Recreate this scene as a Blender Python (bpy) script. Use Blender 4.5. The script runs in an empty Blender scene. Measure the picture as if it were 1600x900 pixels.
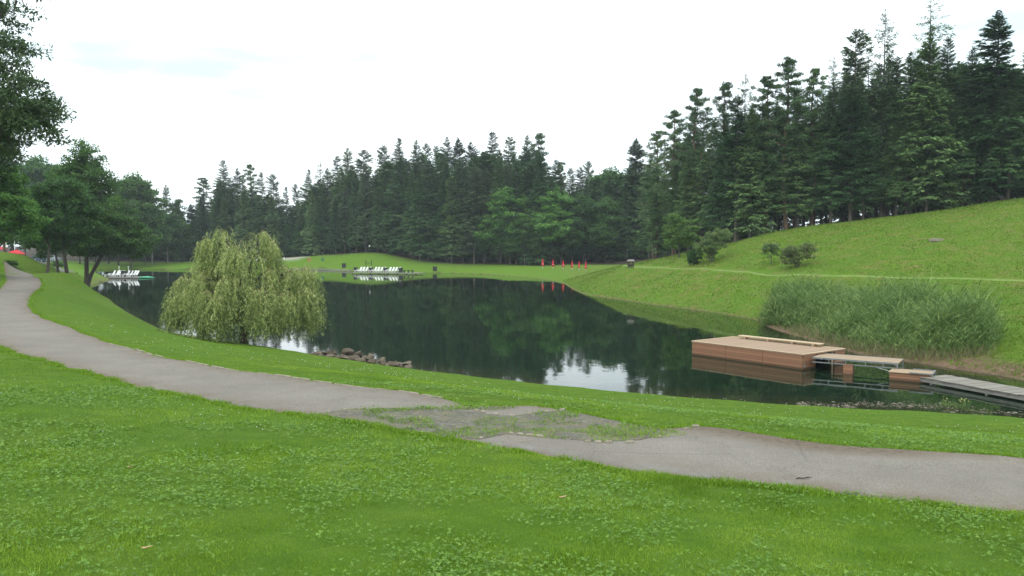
import bpy, math, random
import numpy as np
from mathutils import Vector, Matrix
R = math.radians
rng = np.random.default_rng(7)
random.seed(7)
scene = bpy.context.scene
COL = scene.collection

# ------------------------------------------------------------------ camera
CH, F, HOR = 4.8, 1250.0, 385.0
PIT = math.atan((450 - HOR) / F)
cd = bpy.data.cameras.new("camera")
cam = bpy.data.objects.new("camera", cd); COL.objects.link(cam)
cam.location = (0, 0, CH); cam.rotation_euler = (math.pi/2 - PIT, 0, 0)
cd.sensor_width = 36; cd.lens = 36 * F / 1600
cd.clip_start = 0.05; cd.clip_end = 6000
scene.camera = cam
# ------------------------------------------------------------------ world and sun
SUN_EL, SUN_AZ = R(48), R(200)
w = bpy.data.worlds.new("World"); scene.world = w; w.use_nodes = True
nt = w.node_tree; nt.nodes.clear()
out = nt.nodes.new("ShaderNodeOutputWorld"); bg = nt.nodes.new("ShaderNodeBackground")
sky = nt.nodes.new("ShaderNodeTexSky"); sky.sky_type = 'NISHITA'; sky.sun_disc = False
sky.sun_elevation = SUN_EL; sky.sun_rotation = SUN_AZ; sky.dust_density = 3; sky.air_density = 1
tcw = nt.nodes.new("ShaderNodeTexCoord"); mpw = nt.nodes.new("ShaderNodeMapping")
mpw.inputs['Scale'].default_value = (1.2, 1.2, 6.0)
nzw = nt.nodes.new("ShaderNodeTexNoise"); nzw.inputs['Scale'].default_value = 1.6
nzw.inputs['Detail'].default_value = 5; nzw.inputs['Roughness'].default_value = .5
rw = nt.nodes.new("ShaderNodeValToRGB")
rw.color_ramp.elements[0].position = .36; rw.color_ramp.elements[0].color = (8.0, 10.2, 11.0, 1)
rw.color_ramp.elements[1].position = .56; rw.color_ramp.elements[1].color = (16.5, 17.8, 18.2, 1)
mxw = nt.nodes.new("ShaderNodeMix"); mxw.data_type = 'RGBA'; mxw.inputs[0].default_value = .88
L = nt.links.new
L(tcw.outputs['Generated'], mpw.inputs[0]); L(mpw.outputs[0], nzw.inputs['Vector']); L(nzw.outputs[0], rw.inputs[0])
L(sky.outputs[0], mxw.inputs[6]); L(rw.outputs[0], mxw.inputs[7]); L(mxw.outputs[2], bg.inputs[0])
bg.inputs[1].default_value = 0.10
L(bg.outputs[0], out.inputs[0])
sd = bpy.data.lights.new("sun", 'SUN'); sd.energy = 1.1; sd.angle = R(25); sd.color = (1, .96, .9)
so = bpy.data.objects.new("sun", sd); COL.objects.link(so)
sdir = Vector((math.sin(SUN_AZ)*math.cos(SUN_EL), math.cos(SUN_AZ)*math.cos(SUN_EL), math.sin(SUN_EL)))
so.rotation_euler = sdir.to_track_quat('Z', 'Y').to_euler(); so.location = (0, 0, 60)
vs = scene.view_settings
vs.view_transform = 'Standard'; vs.look = 'None'; vs.exposure = 0.3; vs.gamma = 1; vs.use_curve_mapping = False
scene.cycles.max_bounces = 6; scene.cycles.diffuse_bounces = 3; scene.cycles.glossy_bounces = 3
scene.cycles.transmission_bounces = 3; scene.cycles.volume_bounces = 0; scene.cycles.transparent_max_bounces = 6

# ------------------------------------------------------------------ pixel -> point helpers (survey of the site)
_fw = np.array([0, math.cos(PIT), -math.sin(PIT)]); _up = np.array([0, math.sin(PIT), math.cos(PIT)])
def ray(px, py):
    return _fw + np.array([1., 0, 0])*(px-800)/F + _up*(450-py)/F
def PZ(px, py, z):
    d = ray(px, py); t = (z-CH)/d[2]; return np.array([d[0]*t, d[1]*t, z])
def PD(px, py, D):
    d = ray(px, py); t = D/d[1]; return np.array([d[0]*t, D, CH+d[2]*t])
def resample(P, step=None, n=None):
    P = np.asarray(P, float); s = np.r_[0, np.cumsum(np.linalg.norm(np.diff(P[:, :2], axis=0), axis=1))]
    if n is None: n = max(2, int(s[-1]/step)+1)
    t = np.linspace(0, s[-1], n)
    return np.stack([np.interp(t, s, P[:, k]) for k in range(P.shape[1])], 1)
def smooth(P, it=2):
    P = np.array(P, float)
    for _ in range(it):
        Q = P.copy(); Q[1:-1] = (P[:-2]+2*P[1:-1]+P[2:])/4; P = Q
    return P
def inpoly(x, y, poly):
    x = np.asarray(x); y = np.asarray(y); c = np.zeros(x.shape, bool); n = len(poly)
    for i in range(n):
        x0, y0 = poly[i][:2]; x1, y1 = poly[i-1][:2]
        if y0 == y1: continue
        m = (y0 > y) != (y1 > y)
        c ^= m & (x < (x1-x0)*(y-y0)/(y1-y0)+x0)
    return c
def polydist(x, y, P):
    d = np.full(np.shape(x), 1e9)
    for i in range(len(P)-1):
        ax, ay = P[i][:2]; bx, by = P[i+1][:2]; dx, dy = bx-ax, by-ay; l2 = dx*dx+dy*dy+1e-9
        t = np.clip(((x-ax)*dx+(y-ay)*dy)/l2, 0, 1)
        d = np.minimum(d, np.hypot(x-ax-t*dx, y-ay-t*dy))
    return d
ZP = 2.4
far_edge_px = [(2100,760),(1900,738),(1750,725),(1600,714),(1500,706),(1400,698),(1300,692),(1200,678),(1130,668),(1085,663),(1050,671),
 (1000,664),(940,652),(880,640),(840,633),(760,634),(735,636),(718,628),(700,622),(640,612),(560,600),(450,588),(330,570),(250,555),(180,535),
 (120,515),(80,500),(55,487),(46,476),(50,462),(64,450),(68,444),(64,436),(45,428)]
near_edge_px = [(2300,900),(1900,838),(1750,822),(1600,807),(1500,799),(1400,789),(1300,779),(1200,770),(1100,758),(1000,746),(900,732),(800,713),
 (735,699),(700,688),(600,671),(530,660),(470,652),(400,645),(300,628),(215,611),(190,600),(150,588),(80,570),(30,555),(0,548),(-60,510),(-60,480),
 (-15,460),(6,445),(8,436),(6,428)]
far_edge = np.array([PZ(a, b, ZP) for a, b in far_edge_px]); near_edge = np.array([PZ(a, b, ZP) for a, b in near_edge_px])
shore_px = [(150,456),(138,451),(142,446),(152,442),(172,438),(168,434),(158,430),(150,426),(150,422),(170,421),(230,421),(300,421),(420,420.5),(505,421),(556,424),
 (590,425.5),(645,426.5),(700,427),(760,429),(790,431),(844,435.5),(880,442),(896,452),(914,460),(980,470),(1040,479),(1100,486),
 (1180,499),(1200,512),(1264,531),(1337,553),(1446,570),(1600,594),(1760,622),(1900,650),(1980,680),(1850,685),(1750,672),(1600,654),(1460,645),(1270,636),
 (1200,631),(1000,616),(800,596),(640,577),(500,556),(400,540),(330,530),(260,519),(225,503),(200,490),(165,466)]
shore = np.array([PZ(a, b, 0.) for a, b in shore_px])
shore_c = resample(np.vstack([shore, shore[:1]]), step=2.5)[:-1]
ctrl = []
for p in shore_c: ctrl.append(p)
# inside points
nS = len(shore_c)
for i in range(0, nS):
    a = shore_c[i-1]; b = shore_c[(i+1) % nS]; t = b-a; nrm = np.array([t[1], -t[0]]); nrm /= np.linalg.norm(nrm)+1e-9
    for s in (1, -1):
        q = shore_c[i][:2]+s*nrm*2.6
        if inpoly(np.array([q[0]]), np.array([q[1]]), shore_c)[0] and polydist(q[0], q[1], np.vstack([shore_c, shore_c[:1]])) > 2.0:
            ctrl.append([q[0], q[1], -.9])
for x, y in [(0,60),(0,80),(-10,100),(-10,130),(-30,110),(-25,80),(5,45),(-10,55),(-60,140),(-35,140),(8,50),(-20,60),(0,110)]:
    if inpoly(np.array([x]), np.array([y]), shore_c)[0]: ctrl.append([x, y, -3])
for p in resample(far_edge, step=3.): ctrl.append([p[0], p[1], ZP])
for p in resample(near_edge, step=3.): ctrl.append([p[0], p[1], ZP])
trail_px = [(975,414.5),(1000,416),(1050,418.5),(1100,421),(1200,427),(1300,430.5),(1400,433.5),(1500,436),(1600,438.5),(1750,442)]
trail = np.array([PZ(a, b, 2.7) for a, b in trail_px])
for p in resample(trail, step=5): ctrl.append(p)
crest_px = [(1131,384,85),(1176,371,83),(1210,364,82),(1277,354,80),(1375,343,78),(1450,334,76),(1525,321,75),(1600,310,74),(1720,292,73),(1900,275,72)]
for a, b, D in crest_px:
    p = PD(a, b, D); ctrl.append(p); ctrl.append([p[0]*1.12, p[1]*1.12, p[2]+.25]); ctrl.append([p[0]*1.35, p[1]*1.35, p[2]+.2]); ctrl.append([p[0]*1.9, p[1]*1.9, p[2]-1])
for a, b, D in [(1003,412,90),(1065,397,87),(1035,405,88),(760,414,155),(850,415,150),(930,415,146),(1000,414.5,142),(700,411,158),(690,406,165),(640,402,170),(600,397,170),(577,396,170),
                (545,400,170),(500,400.5,175),(470,403.5,176),(430,405,180),(350,408.5,186),(300,409.5,190),(230,410.5,195),(150,410.5,195),
                (440,412,168),(500,411,164),(560,414,158),(620,412,156),(650,415,154),(700,418,150),(790,419,138),(848,420.5,134),(915,423.5,127),(890,430,116),
                (40,400,82),(20,401,76),(0,402,66),(-60,400,60),(75,411,88),(100,418,92),(60,421,90),(110,424,70),(75,427,68),(130,425,95),
                (150,431,108),(60,411,160),(120,411,160),(0,408,160),(-100,405,160)]:
    ctrl.append(PD(a, b, D))
for x, y, z in [(0,0,3.2),(-4,0,3.25),(4,0,3.1),(9,0,2.9),(0,3.5,2.98),(-4,6,2.95),(-8,6,3.1),(-9,11,2.85),(-16,10,3.2),(-30,20,3.6),(-40,40,3.8),(-60,60,4.5),(-20,-10,4),(0,-12,4),(30,-10,3.5),
                (25,5,2.8),(40,15,2.6),(60,30,5),(-100,50,6),(-110,140,4),(0,-100,6),(150,0,12),(-200,0,8),(0,260,3),(-80,260,3),(80,260,8),(150,150,13),(0,600,4),(-500,400,5),(500,400,14),
                (800,-300,10),(-800,-300,8),(0,1400,5),(1200,1000,10),(-1200,1000,8),(0,-1200,8)]:
    ctrl.append([x, y, z])
near_i = [i for i in range(len(shore_px)) if shore_px.index((1600, 654)) <= i <= shore_px.index((225, 503))]
for p in resample(shore[near_i], step=2.5):
    D_ = math.hypot(p[0], p[1])
    for s_ in (1.2, 3, 5.5): ctrl.append([p[0]*(1-s_/D_), p[1]*(1-s_/D_), .66*CH/D_*s_+.02])
ctrl = np.array(ctrl, float)
# drop near duplicates
keep = []
for i, c in enumerate(ctrl):
    if all((ctrl[j][0]-c[0])**2+(ctrl[j][1]-c[1])**2 > .35 for j in keep): keep.append(i)
ctrl = ctrl[keep]
nC = len(ctrl); CX = ctrl[:, 0]; CY = ctrl[:, 1]
A = np.hypot(CX[:, None]-CX[None], CY[:, None]-CY[None])
A = np.block([[A, np.ones((nC, 1))], [np.ones((1, nC)), np.zeros((1, 1))]])
A[:nC, :nC] -= np.eye(nC)*.05
W = np.linalg.solve(A, np.r_[ctrl[:, 2], 0.])
def vnoise(x, y, s, seed=0):
    x = np.asarray(x)/s+seed*17.3; y = np.asarray(y)/s+seed*9.1
    xi = np.floor(x); yi = np.floor(y); fx = x-xi; fy = y-yi; fx = fx*fx*(3-2*fx); fy = fy*fy*(3-2*fy)
    def h(a, b):
        v = np.sin(a*127.1+b*311.7+seed)*43758.5453; return v-np.floor(v)
    return (h(xi, yi)*(1-fx)+h(xi+1, yi)*fx)*(1-fy)+(h(xi, yi+1)*(1-fx)+h(xi+1, yi+1)*fx)*fy
path_poly = np.vstack([far_edge[:, :2], near_edge[::-1, :2]])
def terr(x, y):
    x = np.atleast_1d(np.asarray(x, float)); y = np.atleast_1d(np.asarray(y, float)); sh = x.shape
    x = x.ravel(); y = y.ravel(); z = np.empty(len(x)); CHK = 20000
    for i in range(0, len(x), CHK):
        d = np.hypot(x[i:i+CHK, None]-CX[None], y[i:i+CHK, None]-CY[None])
        z[i:i+CHK] = d@W[:nC]+W[nC]
    r = np.hypot(x, y)
    z += (vnoise(x, y, 3.1, 1)-.5)*.10*np.clip((r-12)/20, 0, 1)*np.clip(z, 0, 1) + (vnoise(x, y, 9, 2)-.5)*.25*np.clip((r-60)/20, 0, 1)*np.clip(z, 0, 1)
    z += .05*np.clip(z/.05, 0, 1)*(1-np.clip((z-.3)/.6, 0, 1))                       # little eroded lip at the waterline
    return z.reshape(sh)
def tz(x, y): return float(terr([x], [y])[0])
def on_ground(px, D):
    x = (px-800)/F*(D*math.cos(PIT)+0.0)                # close enough: then refine on the exact ray
    for _ in range(2):
        z = tz(x, D); t = (D*_fw[1]+(z-CH)*_fw[2]); x = (px-800)/F*t
    return x, D, tz(x, D)

# ------------------------------------------------------------------ mesh + naming helpers
def link(o, parent=None):
    COL.objects.link(o)
    if parent is not None: o.parent = parent
    return o
def npobj(name, V, faces, mat, parent=None, attr=None, smooth_=False):
    V = np.asarray(V, np.float32); me = bpy.data.meshes.new(name)
    if not isinstance(faces, list): faces = [faces]
    faces = [np.asarray(f, np.int32) for f in faces if len(f)]
    nl = sum(f.size for f in faces); npoly = sum(len(f) for f in faces)
    me.vertices.add(len(V)); me.vertices.foreach_set('co', V.ravel())
    me.loops.add(nl); me.loops.foreach_set('vertex_index', np.concatenate([f.ravel() for f in faces]))
    tot = np.concatenate([np.full(len(f), f.shape[1], np.int32) for f in faces])
    me.polygons.add(npoly); me.polygons.foreach_set('loop_start', np.r_[0, np.cumsum(tot)[:-1]].astype(np.int32))
    me.polygons.foreach_set('loop_total', tot)
    if smooth_: me.polygons.foreach_set('use_smooth', np.ones(npoly, bool))
    if attr:
        for k, v in attr.items():
            a = me.attributes.new(k, 'FLOAT', 'POINT'); a.data.foreach_set('value', np.asarray(v, np.float32))
    me.update(calc_edges=True); me.validate()
    me.materials.append(mat)
    o = bpy.data.objects.new(name, me)
    return link(o, parent)
class MB:
    def __init__(s): s.v = []; s.q = []; s.t = []; s.ng = []
    def add(s, V, F):
        b = len(s.v); s.v += [tuple(map(float, p)) for p in V]; s.ng += [tuple(i+b for i in f) for f in F]; return s
    def box(s, c, d, rz=0, rx=0, ry=0, bev=0):
        hx, hy, hz = [k/2 for k in d]; M = Matrix.Rotation(rz, 3, 'Z')@Matrix.Rotation(ry, 3, 'Y')@Matrix.Rotation(rx, 3, 'X'); c = Vector(c)
        if bev <= 0:
            P = [c+M@Vector((sx*hx, sy*hy, sz*hz)) for sz in (-1, 1) for sx, sy in ((-1,-1),(1,-1),(1,1),(-1,1))]
            return s.add(P, [(3,2,1,0),(4,5,6,7),(0,1,5,4),(1,2,6,5),(2,3,7,6),(3,0,4,7)])
        b = bev; P = []
        for z, i in ((-hz, b), (-hz+b, 0), (hz-b, 0), (hz, b)):
            a, e = hx-i, hy-i
            P += [c+M@Vector(q+(z,)) for q in ((-a+b,-e),(a-b,-e),(a,-e+b),(a,e-b),(a-b,e),(-a+b,e),(-a,e-b),(-a,-e+b))]
        Fs = [tuple(range(7, -1, -1)), tuple(range(24, 32))]
        for k in range(3):
            for j in range(8): Fs.append((k*8+j, k*8+(j+1) % 8, k*8+8+(j+1) % 8, k*8+8+j))
        return s.add(P, Fs)
    def tube(s, pts, rad, n=6, cap=True):
        pts = [Vector(p) for p in pts]; P = []; Fs = []
        for i, p in enumerate(pts):
            t = (pts[min(i+1, len(pts)-1)]-pts[max(i-1, 0)]).normalized(); r = rad[i] if hasattr(rad, '__len__') else rad
            a = t.cross(Vector((0.31, 0.95, 0.05))).normalized() if abs(t.z) > .9 else t.cross(Vector((0, 0, 1))).normalized()
            b = t.cross(a)
            P += [p+a*r*math.cos(k*2*math.pi/n)+b*r*math.sin(k*2*math.pi/n) for k in range(n)]
        for i in range(len(pts)-1):
            for k in range(n): Fs.append((i*n+k, i*n+(k+1) % n, (i+1)*n+(k+1) % n, (i+1)*n+k))
        if cap: Fs.append(tuple(range(n-1, -1, -1))); Fs.append(tuple((len(pts)-1)*n+k for k in range(n)))
        return s.add(P, Fs)
    def cyl(s, c, r, h, n=12, r2=None, axis='Z'):
        c = Vector(c); d = {'Z': Vector((0,0,1)), 'X': Vector((1,0,0)), 'Y': Vector((0,1,0))}[axis]
        return s.tube([c-d*h/2, c+d*h/2], [r, r if r2 is None else r2], n)
    def build(s, name, mat, parent=None, smooth_=False):
        me = bpy.data.meshes.new(name); me.from_pydata(s.v, [], s.ng); me.update(); me.materials.append(mat)
        if smooth_:
            for p in me.polygons: p.use_smooth = True
        return link(bpy.data.objects.new(name, me), parent)
def tag(o, label=None, cat=None, group=None, kind=None):
    if label: o['label'] = label
    if cat: o['category'] = cat
    if group: o['group'] = group
    if kind: o['kind'] = kind
    return o
def empty(name, loc, rz=0, label=None, cat=None, group=None):
    o = bpy.data.objects.new(name, None); COL.objects.link(o); o.location = loc; o.rotation_euler = (0, 0, rz); o.empty_display_size = .2
    return tag(o, label, cat, group)
def copy_tree(o, parent=None):
    c = o.copy(); COL.objects.link(c); c.parent = parent
    for ch in list(o.children): copy_tree(ch, c)
    return c

# ------------------------------------------------------------------ materials
def newmat(name):
    m = bpy.data.materials.new(name); m.use_nodes = True; t = m.node_tree; t.nodes.clear()
    o = t.nodes.new("ShaderNodeOutputMaterial"); b = t.nodes.new("ShaderNodeBsdfPrincipled"); t.links.new(b.outputs[0], o.inputs[0])
    return m, t, b, o
def nz(t, scale, detail=4, rough=.55, coord='Object', vec=None, stretch=None):
    n = t.nodes.new("ShaderNodeTexNoise"); n.inputs['Scale'].default_value = scale; n.inputs['Detail'].default_value = detail; n.inputs['Roughness'].default_value = rough
    if vec is None:
        c = t.nodes.new("ShaderNodeTexCoord"); vec = c.outputs[coord]
    if stretch:
        mp = t.nodes.new("ShaderNodeMapping"); mp.inputs['Scale'].default_value = stretch; t.links.new(vec, mp.inputs[0]); vec = mp.outputs[0]
    t.links.new(vec, n.inputs['Vector']); return n.outputs[0]
def ramp(t, fac, stops):
    r = t.nodes.new("ShaderNodeValToRGB"); e = r.color_ramp.elements
    while len(e) < len(stops): e.new(.5)
    for i, (p, c) in enumerate(stops): e[i].position = p; e[i].color = (*c, 1) if len(c) == 3 else c
    t.links.new(fac, r.inputs[0]); return r.outputs[0]
def mixc(t, fac, a, b, mode='MIX'):
    m = t.nodes.new("ShaderNodeMix"); m.data_type = 'RGBA'; m.blend_type = mode
    if isinstance(fac, (int, float)): m.inputs[0].default_value = fac
    else: t.links.new(fac, m.inputs[0])
    for i, v in ((6, a), (7, b)):
        if isinstance(v, tuple): m.inputs[i].default_value = (*v, 1)
        else: t.links.new(v, m.inputs[i])
    return m.outputs[2]
def attr(t, name):
    a = t.nodes.new("ShaderNodeAttribute"); a.attribute_name = name; return a.outputs['Fac']
def bump(t, b, h, strength, dist):
    n = t.nodes.new("ShaderNodeBump"); n.inputs['Strength'].default_value = strength; n.inputs['Distance'].default_value = dist
    t.links.new(h, n.inputs['Height']); t.links.new(n.outputs[0], b.inputs['Normal'])
def simple(name, c1, c2=None, scale=5, rough=.7, metal=0, bmp=0, stretch=None, spec=.4):
    m, t, b, o = newmat(name)
    c2 = c2 or tuple(k*.75 for k in c1)
    n = nz(t, scale, 5, .6, stretch=stretch); L_ = t.links.new
    L_(ramp(t, n, [(.3, c2), (.7, c1)]), b.inputs['Base Color'])
    b.inputs['Roughness'].default_value = rough; b.inputs['Metallic'].default_value = metal; b.inputs['Specular IOR Level'].default_value = spec
    if bmp: bump(t, b, n, bmp, .02)
    return m
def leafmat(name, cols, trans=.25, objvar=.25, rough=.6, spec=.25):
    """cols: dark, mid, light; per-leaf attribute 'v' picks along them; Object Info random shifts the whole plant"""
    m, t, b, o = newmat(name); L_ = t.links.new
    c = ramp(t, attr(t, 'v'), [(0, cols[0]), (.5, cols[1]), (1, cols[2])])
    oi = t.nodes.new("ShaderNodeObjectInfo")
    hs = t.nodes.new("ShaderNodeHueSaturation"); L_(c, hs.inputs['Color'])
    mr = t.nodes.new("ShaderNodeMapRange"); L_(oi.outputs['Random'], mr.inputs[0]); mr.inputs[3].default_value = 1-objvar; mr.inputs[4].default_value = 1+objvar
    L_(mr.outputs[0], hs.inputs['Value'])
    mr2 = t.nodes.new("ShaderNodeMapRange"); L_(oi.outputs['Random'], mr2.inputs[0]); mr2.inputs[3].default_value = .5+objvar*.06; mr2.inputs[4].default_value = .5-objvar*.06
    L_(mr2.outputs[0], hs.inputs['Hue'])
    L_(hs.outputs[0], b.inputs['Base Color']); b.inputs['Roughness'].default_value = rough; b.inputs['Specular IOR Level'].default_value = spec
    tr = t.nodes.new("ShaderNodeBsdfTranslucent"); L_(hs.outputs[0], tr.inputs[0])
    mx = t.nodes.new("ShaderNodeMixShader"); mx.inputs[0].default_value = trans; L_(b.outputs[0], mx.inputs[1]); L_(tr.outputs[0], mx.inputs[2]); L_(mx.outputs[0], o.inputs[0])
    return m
M = {}
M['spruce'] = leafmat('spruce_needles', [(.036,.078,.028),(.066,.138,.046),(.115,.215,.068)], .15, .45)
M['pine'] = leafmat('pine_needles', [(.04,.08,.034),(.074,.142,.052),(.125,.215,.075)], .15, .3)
M['larch'] = leafmat('larch_needles', [(.05,.09,.04),(.09,.15,.065),(.14,.21,.09)], .25, .25)
M['broad'] = leafmat('broad_leaves', [(.036,.085,.022),(.068,.15,.034),(.12,.23,.05)], .25, .25)
M['maple'] = leafmat('pale_leaves', [(.06,.15,.03),(.13,.28,.055),(.24,.42,.09)], .25, .15)
M['pale_tree'] = leafmat('pale_tree_leaves', [(.06,.12,.03),(.12,.22,.05),(.23,.36,.09)], .25, .1)
M['ash'] = leafmat('ash_leaves', [(.04,.075,.03),(.07,.12,.045),(.12,.18,.07)], .22, .1)
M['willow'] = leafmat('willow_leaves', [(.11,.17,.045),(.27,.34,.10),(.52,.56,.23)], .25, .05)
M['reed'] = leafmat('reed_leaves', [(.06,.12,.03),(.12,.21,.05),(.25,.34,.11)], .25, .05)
M['reeddry'] = leafmat('dry_reed', [(.10,.13,.05),(.19,.20,.08),(.32,.28,.14)], .2, .05)
M['shrub'] = leafmat('shrub_leaves', [(.07,.12,.04),(.13,.20,.065),(.22,.29,.10)], .2, .1)
M['redshrub'] = leafmat('rusty_shrub_leaves', [(.08,.11,.04),(.14,.19,.065),(.23,.24,.10)], .2, .1)
M['bark'] = simple('bark', (.12,.10,.08), (.05,.042,.035), 6, .9, bmp=.6, stretch=(1,1,.2))
M['palebark'] = simple('pale_bark', (.30,.28,.24), (.13,.12,.10), 6, .9, bmp=.5, stretch=(1,1,.25))
M['redbark'] = simple('pine_bark', (.20,.115,.075), (.08,.055,.045), 5, .9, bmp=.6, stretch=(1,1,.25))
M['willowbark'] = simple('willow_twig', (.32,.29,.12), (.22,.20,.09), 8, .8)
M['white'] = simple('white_plastic', (.82,.82,.80), (.74,.74,.72), 3, .4)
M['black'] = simple('black_plastic', (.03,.035,.035), (.018,.02,.02), 5, .6)
M['green'] = simple('green_paint', (.05,.22,.10), (.03,.15,.07), 5, .6)
M['orange'] = simple('orange_cloth', (.75,.32,.12), (.75,.45,.25), 3, .7)
M['red'] = simple('red_cloth', (.62,.03,.04), (.45,.02,.03), 3, .8)
M['steel'] = simple('galvanised_steel', (.33,.34,.34), (.22,.23,.23), 8, .45, metal=.7)
M['greywood'] = simple('weathered_wood', (.30,.28,.25), (.16,.15,.135), 4, .85, bmp=.3, stretch=(1,12,12))
M['darkwood'] = simple('dark_wood', (.07,.055,.045), (.035,.03,.025), 4, .85, bmp=.3)
M['darkgreymetal'] = simple('dark_metal', (.06,.06,.065), None, 4, .5)
M['glass'] = simple('car_glass', (.02,.03,.035), None, 2, .08, spec=.6)
M['rubber'] = simple('rubber', (.025,.025,.025), None, 4, .8)
M['rock'] = simple('rock', (.145,.11,.075), (.05,.04,.028), 5, .9, bmp=.8)
M['rocklight'] = simple('pale_rock', (.21,.175,.125), (.08,.065,.045), 5, .9, bmp=.8)

# ground ----------------------------------------------------------------
m, t, b, o = newmat('meadow'); M['ground'] = m; L_ = t.links.new
fine = nz(t, 55, 3, .7); mid = nz(t, 3.2, 6, .65); big = nz(t, .22, 4, .6); patch = nz(t, .9, 5, .7)
g = ramp(t, mid, [(.28, (.075,.155,.010)), (.5, (.135,.24,.018)), (.72, (.21,.31,.035))])
g = mixc(t, ramp(t, fine, [(.35, (0,0,0)), (.65, (1,1,1))]), mixc(t, .45, g, (.035,.085,.012)), g)
dry = ramp(t, patch, [(.46, (0,0,0)), (.66, (1,1,1))])
dm = t.nodes.new("ShaderNodeMath"); dm.operation = 'MULTIPLY'; L_(dry, dm.inputs[0]); L_(attr(t, 'dry'), dm.inputs[1])
g = mixc(t, dm.outputs[0], g, (.21,.19,.06))
g = mixc(t, ramp(t, big, [(.4, (0,0,0)), (.62, (.55,.55,.55))]), g, (.10,.21,.02))
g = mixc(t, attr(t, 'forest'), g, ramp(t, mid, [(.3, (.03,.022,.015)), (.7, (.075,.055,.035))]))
mudc = ramp(t, mid, [(.3, (.12,.08,.05)), (.7, (.27,.18,.12))])
g = mixc(t, attr(t, 'mud'), g, mudc)
g = mixc(t, attr(t, 'sand'), g, (.42,.39,.33))
g = mixc(t, attr(t, 'under'), g, (.05,.045,.025))
L_(g, b.inputs['Base Color']); b.inputs['Roughness'].default_value = .95; b.inputs['Specular IOR Level'].default_value = .1
bump(t, b, mixc(t, .5, fine, mid), .9, .12)

m, t, b, o = newmat('asphalt'); M['asphalt'] = m; L_ = t.links.new
fine = nz(t, 90, 3, .8); mid = nz(t, 1.1, 5, .6); v2 = nz(t, 7, 5, .7)
a = ramp(t, mid, [(.3, (.185,.178,.158)), (.7, (.275,.265,.238))])
a = mixc(t, ramp(t, fine, [(.40, (0,0,0)), (.60, (1,1,1))]), mixc(t, .5, a, (.07,.065,.06)), mixc(t, .22, a, (.55,.53,.5)))
gr2 = nz(t, 35, 4, .8); a = mixc(t, ramp(t, gr2, [(.42, (0,0,0)), (.6, (.6,.6,.6))]), a, mixc(t, .4, a, (.08,.07,.06)))
a = mixc(t, ramp(t, v2, [(.55, (0,0,0)), (.75, (.5,.5,.5))]), a, (.17,.15,.13))
ed = t.nodes.new("ShaderNodeMath"); ed.operation = 'MULTIPLY'; L_(attr(t, 'edge'), ed.inputs[0]); L_(ramp(t, nz(t, 2.5, 5, .7), [(.3, (0,0,0)), (.6, (1,1,1))]), ed.inputs[1])
a = mixc(t, ed.outputs[0], a, (.15,.11,.075))
wm = mixc(t, attr(t, 'warm'), (1,1,1), (.98,.91,.85)); a = mixc(t, 1.0, a, wm, 'MULTIPLY')
a = mixc(t, attr(t, 'dirt'), a, ramp(t, nz(t, 12, 5, .7), [(.3, (.09,.065,.045)), (.7, (.19,.15,.11))]))
crk = t.nodes.new('ShaderNodeTexVoronoi'); crk.feature = 'DISTANCE_TO_EDGE'; crk.inputs['Scale'].default_value = .45; wv = nz(t, 1.5, 4, .6); av = t.nodes.new('ShaderNodeVectorMath'); tc0 = t.nodes.new('ShaderNodeTexCoord'); av.operation = 'ADD'; L_(tc0.outputs['Object'], av.inputs[0]); L_(wv, av.inputs[1]); L_(av.outputs[0], crk.inputs['Vector'])
a = mixc(t, ramp(t, crk.outputs[0], [(0, (.35,.35,.35)), (.006, (0,0,0))]), a, (.07,.06,.05))
L_(a, b.inputs['Base Color']); b.inputs['Roughness'].default_value = .9; b.inputs['Specular IOR Level'].default_value = .25; bump(t, b, fine, .5, .01)
# cobbles
m, t, b, o = newmat('cobbles'); M['cobble'] = m; L_ = t.links.new
tc = t.nodes.new("ShaderNodeTexCoord"); mp = t.nodes.new("ShaderNodeMapping"); mp.inputs['Rotation'].default_value = (0, 0, .5); L_(tc.outputs['Object'], mp.inputs[0])
vo = t.nodes.new("ShaderNodeTexVoronoi"); vo.feature = 'DISTANCE_TO_EDGE'; vo.inputs['Scale'].default_value = 13; vo.inputs['Randomness'].default_value = .55; L_(mp.outputs[0], vo.inputs['Vector'])
vc = t.nodes.new("ShaderNodeTexVoronoi"); vc.inputs['Scale'].default_value = 13; vc.inputs['Randomness'].default_value = .55; L_(mp.outputs[0], vc.inputs['Vector'])
st = ramp(t, vc.outputs['Color'], [(.1, (.10,.09,.07)), (.9, (.175,.16,.125))])
mossy = ramp(t, nz(t, 2.2, 6, .75), [(.45, (0,0,0)), (.62, (1,1,1))])
gap = ramp(t, vo.outputs[0], [(.03, (.8,.8,.8)), (.16, (0,0,0))])
c = mixc(t, gap, st, mixc(t, mossy, (.07,.06,.045), (.10,.14,.03)))
c = mixc(t, ramp(t, nz(t, 3.5, 6, .8), [(.48, (0,0,0)), (.60, (.8,.8,.8))]), c, (.16,.13,.07))
L_(c, b.inputs['Base Color']); b.inputs['Roughness'].default_value = .85; bump(t, b, ramp(t, vo.outputs[0], [(0, (0,0,0)), (.25, (1,1,1))]), .6, .02)
# water
m, t, b, o = newmat('lake_water'); M['water'] = m; L_ = t.links.new
c = mixc(t, attr(t, 'shallow'), (.006,.017,.008), ramp(t, nz(t, .8, 5, .7), [(.35, (.018,.022,.010)), (.7, (.05,.045,.022))]))
L_(c, b.inputs['Base Color']); b.inputs['Roughness'].default_value = .03; b.inputs['IOR'].default_value = 1.333; b.inputs['Specular IOR Level'].default_value = .5
h = nz(t, .9, 3, .5, stretch=(1, .6, 1)); bump(t, b, h, .10, .05)
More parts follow.
